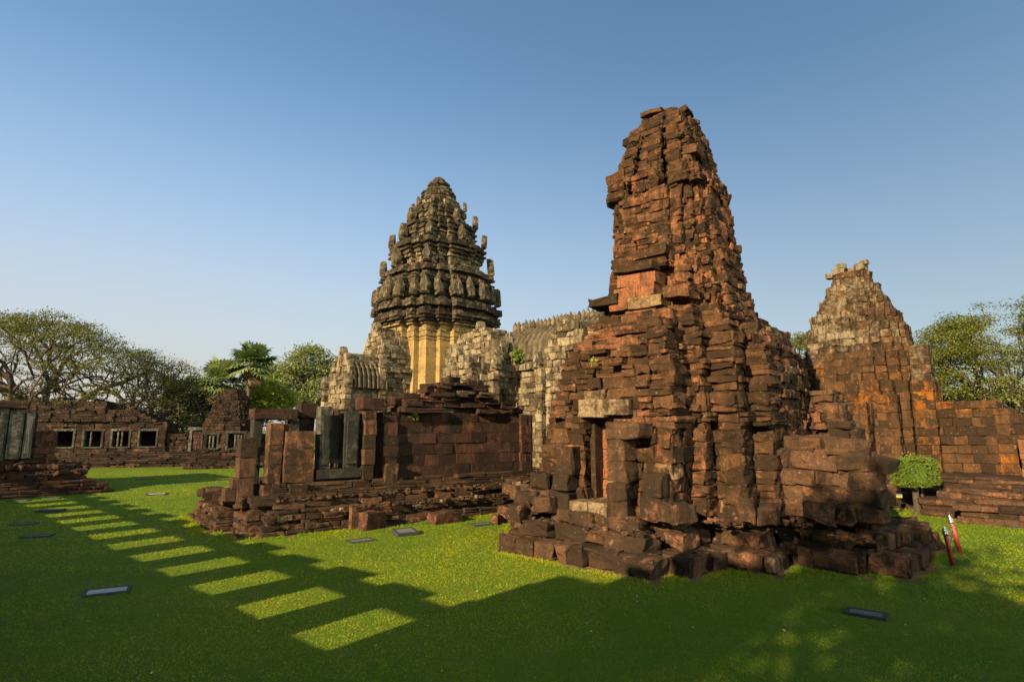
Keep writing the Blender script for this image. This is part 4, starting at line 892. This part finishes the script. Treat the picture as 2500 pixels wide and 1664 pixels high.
    st = [(36.2 + i * .72 + random.gauss(0, .25), 44.5 + random.gauss(0, .8), random.uniform(4.2, 6.8)) for i in range(13)]
    T = np.array([(x + random.gauss(0, .7) + random.gauss(0, .4), y + random.gauss(0, .4), z + random.gauss(0, .7)) for x, y, z in st for _ in range(9)])
    tree('bare_shrub', 'thicket of bare leaning pale stems above the right wall', (40, 44.5, 0), T, [(40, 44.5, .6), (40, 44.5, 1.2)], .3, LF_PALE, BARKL, 4, .13, .3, None, wander=.1, bias=.15, lo=.022)
    # trees standing behind the viewer; their crowns dapple the lawn at the right
    rain('rain tree standing behind the viewer, dappling the right foreground', -8.6, -8.6, 7.2, 13.0, 4.6, 170, (-8.6, -8.6), nl=13, ls=.25, sp=.42, thick=.3, low=.7, r0=.4, inner=1.)
    # two sugar palms
    def palm(x, y, h, lean, label):
        root = empty('palm_tree', (x, y, 0), label, 'palm tree', 'two fan palms behind the far gate')
        tp = np.array([x + lean, y, h]); part('trunk', tube([(x, y, 0), (x + lean * .2, y, h * .4), (x + lean * .6, y, h * .75), tp], [.3, .22, .2, .2], 8), BARK, root, smooth=True)
        def fan(d, ln, sz, sag):
            d = np.array(d, float); d /= np.linalg.norm(d); c = tp + d * ln - np.array([0, 0, sag]); sd = np.cross(d, (0, 0, 1.)); sd /= np.linalg.norm(sd) + 1e-6; up = np.cross(sd, d); V = []; Q = []
            st = tube([tp, tp + d * ln * .5, c], [.05, .035, .025], 3); nb = 15
            for k in range(nb):
                a = R(-125 + 250 * k / (nb - 1)); e = d * math.cos(a) + sd * math.sin(a); L = sz * (1 - .25 * abs(k / (nb - 1) - .5)) * random.uniform(.85, 1.1); t2 = np.cross(e, up) * sz * .075; bend = up * L * .05 - np.array([0, 0, L * .22 + abs(a) * .05])
                i = len(V); V += [c - t2 * .3, c + t2 * .3, c + e * L * .6 + t2, c + e * L * .6 - t2, c + e * L + bend]; Q.append((i, i + 1, i + 2, i + 3)); Q.append((i + 3, i + 2, i + 4, i + 4))
            V = np.array(V); t = random.uniform(.1, 1); T_ = [q[:3] for q in Q if q[2] == q[3]]; Q = [q for q in Q if q[2] != q[3]]
            st['C'] = np.tile([.2] * 3, (len(st['V']), 1)); return merge([st, dict(V=V, Q=Q, T=T_, C=np.tile([t] * 3, (len(V), 1)))])
        gf = []; df = []
        for i in range(44):
            az = i * 2.4 + random.gauss(0, .2); el = random.uniform(-.6, 1.4); gf.append(fan((math.cos(az) * math.cos(el), math.sin(az) * math.cos(el), math.sin(el)), random.uniform(1.2, 1.9), random.uniform(1.3, 1.8), .1))
        for i in range(40):
            az = i * 2.4; el = random.uniform(-1.48, -.75); df.append(fan((math.cos(az) * math.cos(el), math.sin(az) * math.cos(el), math.sin(el)), random.uniform(.6, 1.9), random.uniform(.6, .95), .3))
        part('crown', merge(gf), LF_PALM, root); part('dead_fronds', merge(df), LF_DRY, root)
    palm(-28.6, 62, 10.2, .4, 'taller fan palm with a full green head of fronds'); palm(-31.9, 63, 8.4, -.2, 'shorter fan palm with a straw coloured skirt of dead fronds')
trees()

# ---------------------------------------------------------------- clipped bush, box sign, posts, chain, lamps, loose stones, weeds
def small_things():
    root = empty('clipped_bush', (15.1, 22, 0), 'box clipped bright green bush standing before the laterite wall', 'bush')
    part('trunk', tube([(15.08, 22, 0), (15.05, 22, .7), (15.05, 22, 1.3)], [.14, .11, .10], 8), BARK, root, smooth=True)
    part('trunk', tube([(15.45, 22.2, 0), (15.42, 22.2, .8), (15.42, 22.2, 1.3)], [.06, .05, .05], 6), BARK, root, smooth=True)
    P = []
    for cx, cy, hx, hy, z0, z1, n in ((14.9, 21.95, .50, .44, 1.0, 2.03, 2600), (15.5, 22.25, .46, .40, 1.06, 2.0, 1900)):
        p = RNG.uniform(-1, 1, (n, 3)); k = RNG.integers(0, 3, n); sgn = np.sign(p[np.arange(n), k]); p[np.arange(n), k] = sgn * RNG.uniform(.93, 1., n)
        r = (np.abs(p) ** 12).sum(1) ** (1 / 12); p /= np.maximum(r, 1)[:, None]
        q = p * [hx, hy, (z1 - z0) / 2] + [cx, cy, (z0 + z1) / 2]; q += (vn(q, 4.)[:, None] * .04); P.append(q)
        B = Blocks(5, 5, .12, .03, 0, .8); B.add((cx, cy, (z0 + z1) / 2), (hx * .86, hy * .86, (z1 - z0) * .43), 0, (.05, .05, .05)); P.append(None); core = B.data(); part('inner_foliage', core, LF_BUSH, root)
    part('foliage', leaves(np.concatenate([x for x in P if x is not None]), 3, .035, .02, .5, 1.), LF_BUSH, root)
    part('shoots', leaves(np.stack([RNG.normal(15.0, .2, 50), RNG.normal(21.9, .18, 50), 2.0 + np.abs(RNG.normal(0, .09, 50))], 1), 4, .04, .03, .2, 1), LF_BUSH, root)
    def bx(x0, x1, y0, y1, z0, z1):
        V = [(x, y, z) for z in (z0, z1) for x, y in ((x0, y0), (x1, y0), (x1, y1), (x0, y1))]
        return dict(V=np.array(V), Q=[(0, 3, 2, 1), (4, 5, 6, 7), (0, 1, 5, 4), (1, 2, 6, 5), (2, 3, 7, 6), (3, 0, 4, 7)])
    yel = simple('yellow_paint', (.36, .26, .02), .7); blu = simple('blue_paint', (.06, .13, .24), .6); drk = simple('dark_metal', (.03, .03, .03), .5, .3)
    s = empty('box_sign', (14.85, 22.6, 0), 'small yellow and blue board low under the clipped bush', 'sign')
    part('board', bx(14.72, 14.94, 22.6, 22.63, .52, .62), yel, s); part('board_top', bx(14.72, 14.94, 22.598, 22.632, .62, .67), blu, s); part('stake', bx(14.83, 14.87, 22.632, 22.66, 0, .65), drk, s)
    # two leaning red posts with silver caps, and the chain they carry
    redp = simple('red_brown_paint', (.30, .05, .035), .5, var=.25, sc=9); sil = simple('silver_metal', (.36, .36, .35), .35, .9, .5, .1)
    tops = []
    for x, y, h, dx, lab in ((10.20, 13.9, .80, -.10, 'nearer red brown post with a pointed silver cap'), (11.42, 15.25, .86, -.17, 'farther red brown post with a pointed silver cap, leaning left')):
        r = empty('barrier_post', (x, y, 0), lab, 'post', 'red posts by the corner of the ruined tower')
        sh = lathe([(.052, 0), (.052, h - .13), (.046, h - .125)], 16); cp = lathe([(.056, h - .13), (.07, h - .10), (.07, h - .085), (.052, h - .07), (.066, h - .04), (.052, h - .005), (.035, h + .015), (.03, h + .03), (.012, h + .075), (.002, h + .09)], 16)
        for d in (sh, cp): d['V'] = d['V'] + np.outer(d['V'][:, 2], [dx / h, 0, 0]) + [x, y, 0]
        part('shaft', sh, redp, r, True); part('cap', cp, sil, r, True); tops.append(np.array([x + dx * .85, y, h * .86]))
    d = []; A, B_ = tops; n = 38; pts = [A + (B_ - A) * i / n - np.array([0, 0, .34 * 4 * (i / n) * (1 - i / n)]) for i in range(n + 1)]
    for i in range(n):
        p, q = pts[i], pts[i + 1]; t = (q - p) / np.linalg.norm(q - p); sd_ = np.cross(t, (0, 0, 1) if i % 2 else (.7, -.7, .2)); sd_ /= np.linalg.norm(sd_); c = (p + q) / 2; L = np.linalg.norm(q - p) * .72
        d.append(tube([c + t * L * math.cos(a) + sd_ * .018 * math.sin(a) for a in np.linspace(0, 2 * math.pi, 9)], [.0065] * 9, 4))
    single('chain', merge(d), sil, tuple(A), 'slack silver chain hung between the two red posts', 'chain', smooth=True)
    # in-ground lamp covers
    fr_m = simple('lamp_frame', (.035, .04, .035), .7, .1, .2); gl = NT('dusty_glass'); g = gl.noise(26, 5, .7); g2 = gl.noise(5, 3, .6)
    gl = gl.out(gl.mix(gl.ramp(g, .35, .7), (.06, .055, .042), (.20, .185, .15)), .75, .12, [(g, .4, .006)])
    gp = NT('frosted_glass'); g = gp.noise(26, 5, .7); gp = gp.out(gp.mix(gp.ramp(g, .35, .7), (.27, .265, .235), (.47, .46, .41)), .75, .15, [(g, .2, .004)])
    lamps = [(-7.8, 11.66, .98, .62, 28, .045, 1, 'large pale lamp cover alone in the striped shade at lower left'), (-13.87, 17.43, .95, .5, 20, .05, 0, 'dark lamp cover nearest behind the large pale one at left'), (-16.13, 19.65, .9, .5, 12, .04, 0, 'dark lamp cover at far left, second back from the large pale one'),
             (-17.54, 22.54, 1.1, .5, 15, .10, 0, 'raised dark lamp cover between two light stripes'), (-21.65, 25.97, 1.0, .5, 10, .04, 0, 'lamp cover by the shaded gate ruin at far left'), (-20.9, 26.9, .9, .5, 10, .05, 0, 'pale edged lamp cover close to the corner of the gate ruin'),
             (-23.07, 36.89, 1.1, .6, 15, .04, 0, 'distant lamp cover in the far shadow band'), (-17.13, 28.44, 1.1, .7, 20, .05, 1, 'pale lamp cover on sunlit grass beyond the stripes'), (-4.27, 16.85, .95, .6, 38, .03, 0, 'flat dull lamp cover before the roofless hall'),
             (-3.19, 17.8, .85, .65, 33, .13, 0, 'tilted blue framed lamp cover before the hall wall'), (-1.0, 19.55, .9, .5, 30, .05, 0, 'lamp cover in the nook between hall and red tower'), (6.0, 10.3, .78, .5, -38, .045, 0, 'dark lamp cover in the right foreground grass'),
             (16.3, 19.1, 1.1, .5, -5, .05, 0, 'green edged lamp cover before the right plinth'), (18.2, 18.9, .8, .4, -5, .04, 0, 'grey lamp cover at the right edge'), (-11.3, 24.6, .9, .5, 35, .04, 0, 'lamp cover half hidden beyond the hall plinth corner')]
    for x, y, w_, d_, deg, h, pale, lab in lamps:
        r = empty('lamp_cover', (x, y, 0), lab, 'lamp cover', 'lamp covers set in the lawn'); r.rotation_euler = (R(8) if h > .12 else 0, 0, R(deg)); a, b = w_ * .39, d_ * .40; e = .065
        def loc(dd, nm, m): o = obj(nm, mesh_np(nm, dd['V'], dd['Q']), m, r); return o
        loc(merge([bx(-a, a, -b, -b + e, 0, h), bx(-a, a, b - e, b, 0, h), bx(-a, -a + e, -b + e, b - e, 0, h), bx(a - e, a, -b + e, b - e, 0, h)]), 'frame', fr_m)
        loc(bx(-a + e, a - e, -b + e, b - e, 0, h - .008), 'glass', gp if pale else gl)
    # loose stones on the grass
    for F, a, b, z, hx, hy, hz, deg, m, nm, lab in ((FL, 5.65, -.75, .17, .55, .28, .17, 4, HALLS, 'loose_block', 'long rectangular block lying on the grass before the hall'), (FL, 3.2, -.3, .26, .42, .3, .26, 12, HALLS, 'loose_block', 'rough dark block against the hall plinth beside the curved slab'),
                                             (FR, -3.15, 5.25, .17, .17, .12, .17, 20, REDP, 'loose_block', 'small square pinkish stone at the nook between hall and red tower'), (FR, -2.75, 5.35, .14, .2, .12, .12, 50, REDP, 'loose_block', 'small flat stone next to the square pinkish one')):
        B = Blocks(5, 5, .05, .04, .02, .7); p = F.w3(a, b, z); B.add(p, (hx, hy, hz), F.deg + deg, (.6, .5, .1)); single(nm, B.data(), m, tuple(F.w3(a, b, 0)), lab, 'stone')
    out = [(0, 0), (.42, 0), (.42, .12), (.36, .35), (.24, .56), (.1, .68), (0, .72)]; n = len(out); F = Frame(*FL.w2(2.55, -.32), FL.deg + 8)
    V = [F.w3(x, y, z) for y in (0, .16) for x, z in out]; Q = [(i, (i + 1) % n, (i + 1) % n + n, i + n) for i in range(n)]
    single('curved_slab', dict(V=np.array(V), Q=Q, N=[list(range(n))[::-1], list(range(n, 2 * n))], C=np.tile([.6, .6, .1], (2 * n, 1))), REDP, tuple(F.w3(0, 0, 0)), 'quarter round reddish slab leaning on the hall plinth', 'stone')
    B = Blocks(4, 4, .02, .02); B.add((-.2, 14.2, .03), (.2, .08, .02), 30, (.5, .2, .6)); 
    # weeds
    def weed(nm, pt, n, s, sp, lab, m=LF_LIGHT):
        p = np.array(pt) + np.clip(RNG.normal(0, sp, (n, 3)), -1.5 * sp, 1.5 * sp); single(nm, leaves(p, 5, s, s * .8, .3, 1), m, tuple(pt), lab, 'plant')
    weed('roof_weed', FM.w3(-3.5, -13.4, 7.45), 70, .11, .18, 'bright green weed sprouting at the hall roof eave', LF_BUSH)
    weed('wall_weed', FL.w3(5.35, 1.0, 3.62), 34, .035, .10, 'leafy weed hanging from the top of the dark hall wall', LF_BUSH)
    weed('wall_weed', FR.w3(-4.6, .2, 4.9), 16, .035, .06, 'tiny green weed in the joints above the red tower doorway', LF_LIGHT)
    p = np.array([5.55, 10.6, .0]); V = []; T = []
    for k in range(26):
        a = random.uniform(0, 6.28); q = p + [random.gauss(0, .05), random.gauss(0, .05), 0]; e = np.array([math.cos(a), math.sin(a), 0]); s_ = np.array([-e[1], e[0], 0]) * .008; h = random.uniform(.1, .2); i = len(V); V += [q - s_, q + s_, q + e * h * .6 + [0, 0, h]]; T.append((i, i + 1, i + 2))
    single('grass_tuft', dict(V=np.array(V), T=T, C=np.tile([.1] * 3, (len(V), 1))), LF_BLADE, tuple(p), 'dark tuft of longer grass by the right foreground lamp cover', 'plant')
small_things()

# ---------------------------------------------------------------- grass blades of the mown lawn
def in_poly(x, y, P):
    r = np.zeros(len(x), bool); n = len(P)
    for i in range(n):
        (x0, y0), (x1, y1) = P[i], P[(i + 1) % n]
        if y0 == y1: continue
        r ^= ((y0 > y) != (y1 > y)) & (x < (x1 - x0) * (y - y0) / (y1 - y0) + x0)
    return r
def grass(N=430000):
    r = 6.2 * np.exp(RNG.uniform(0, math.log(52 / 6.2), N)); t = RNG.uniform(R(38), R(142), N); x, y = r * np.cos(t), r * np.sin(t); keep = np.ones(N, bool)
    for F, P in ((FR, RED_BASE), (FL, HALL_BASE)):
        d = np.stack([x, y], 1) - F.o; keep &= ~in_poly(d @ F.u, d @ F.v, inset(P, -.17))
    x, y, r = x[keep], y[keep], r[keep]; tall = np.ones(len(x))
    for F, P in ((FR, RED_BASE), (FL, HALL_BASE)):           # unmown fringe along the stones
        for i in range(len(P)):
            p, q = np.array(P[i]), np.array(P[(i + 1) % len(P)]); L_ = np.linalg.norm(q - p); m = int(L_ * 420); t = RNG.uniform(0, 1, m)
            nr = np.array([(q - p)[1], -(q - p)[0]]) / L_; d = np.abs(RNG.normal(.20, .07, m)); d = np.where(vn(np.stack([t * L_ + i * 9, d, d], 1), 1.3, 2) > -.25, d, -5)
            c = p + (q - p) * t[:, None] + nr * d[:, None]; c = c[d > 0]; W_ = F.o + c[:, :1] * F.u + c[:, 1:] * F.v
            x = np.concatenate([x, W_[:, 0]]); y = np.concatenate([y, W_[:, 1]]); tall = np.concatenate([tall, RNG.uniform(1.2, 3.2, len(W_))])
    r = np.hypot(x, y); n = len(x); k = np.clip(r / 9, .8, 3.2)
    h = RNG.uniform(.010, .025, n) * (k ** .5) * tall; wd = RNG.uniform(.0035, .0065, n) * k; a = RNG.uniform(0, 2 * math.pi, n); ln = RNG.normal(0, 1.2, (n, 2)) * (h / np.sqrt(tall))[:, None]
    V = np.zeros((n, 3, 3)); sx, sy = np.cos(a) * wd, np.sin(a) * wd
    V[:, 0] = np.stack([x - sx, y - sy, 0 * x], 1); V[:, 1] = np.stack([x + sx, y + sy, 0 * x], 1); V[:, 2] = np.stack([x + ln[:, 0], y + ln[:, 1], h], 1)
    P = np.stack([x, y, 0 * x], 1); c = np.clip(.42 + .55 * vn(P, .3, 3) + .5 * vn(P, 1.1, 4) + .3 * vn(P, 4., 6) + RNG.normal(0, .13, n), 0, 1)
    me = mesh_np('grass', V.reshape(-1, 3), T=np.arange(3 * n).reshape(-1, 3), C=np.repeat(np.stack([c, c, c], 1), 3, 0))
    tag(obj('grass', me, LF_BLADE), 'short mown yellow green lawn grass', 'grass', kind='stuff')
grass()
def litter():
    n = 260; r = 7 * np.exp(RNG.uniform(0, math.log(30 / 7), n)); t = RNG.uniform(R(45), R(135), n); P = np.stack([r * np.cos(t), r * np.sin(t), np.full(n, .035)], 1)
    d = leaves(P, 1, .022, .01, 1.5, .2); d['V'][:, 2] = np.maximum(d['V'][:, 2], .012); m = leafmat('dry_leaf', (.30, .24, .13), (.50, .46, .36), .1)
    tag(obj('leaf_litter', mesh_np('leaf_litter', d['V'], d['Q'], C=d['C']), m), 'tiny pale dry leaves scattered over the lawn', 'leaf litter', kind='stuff')
litter()
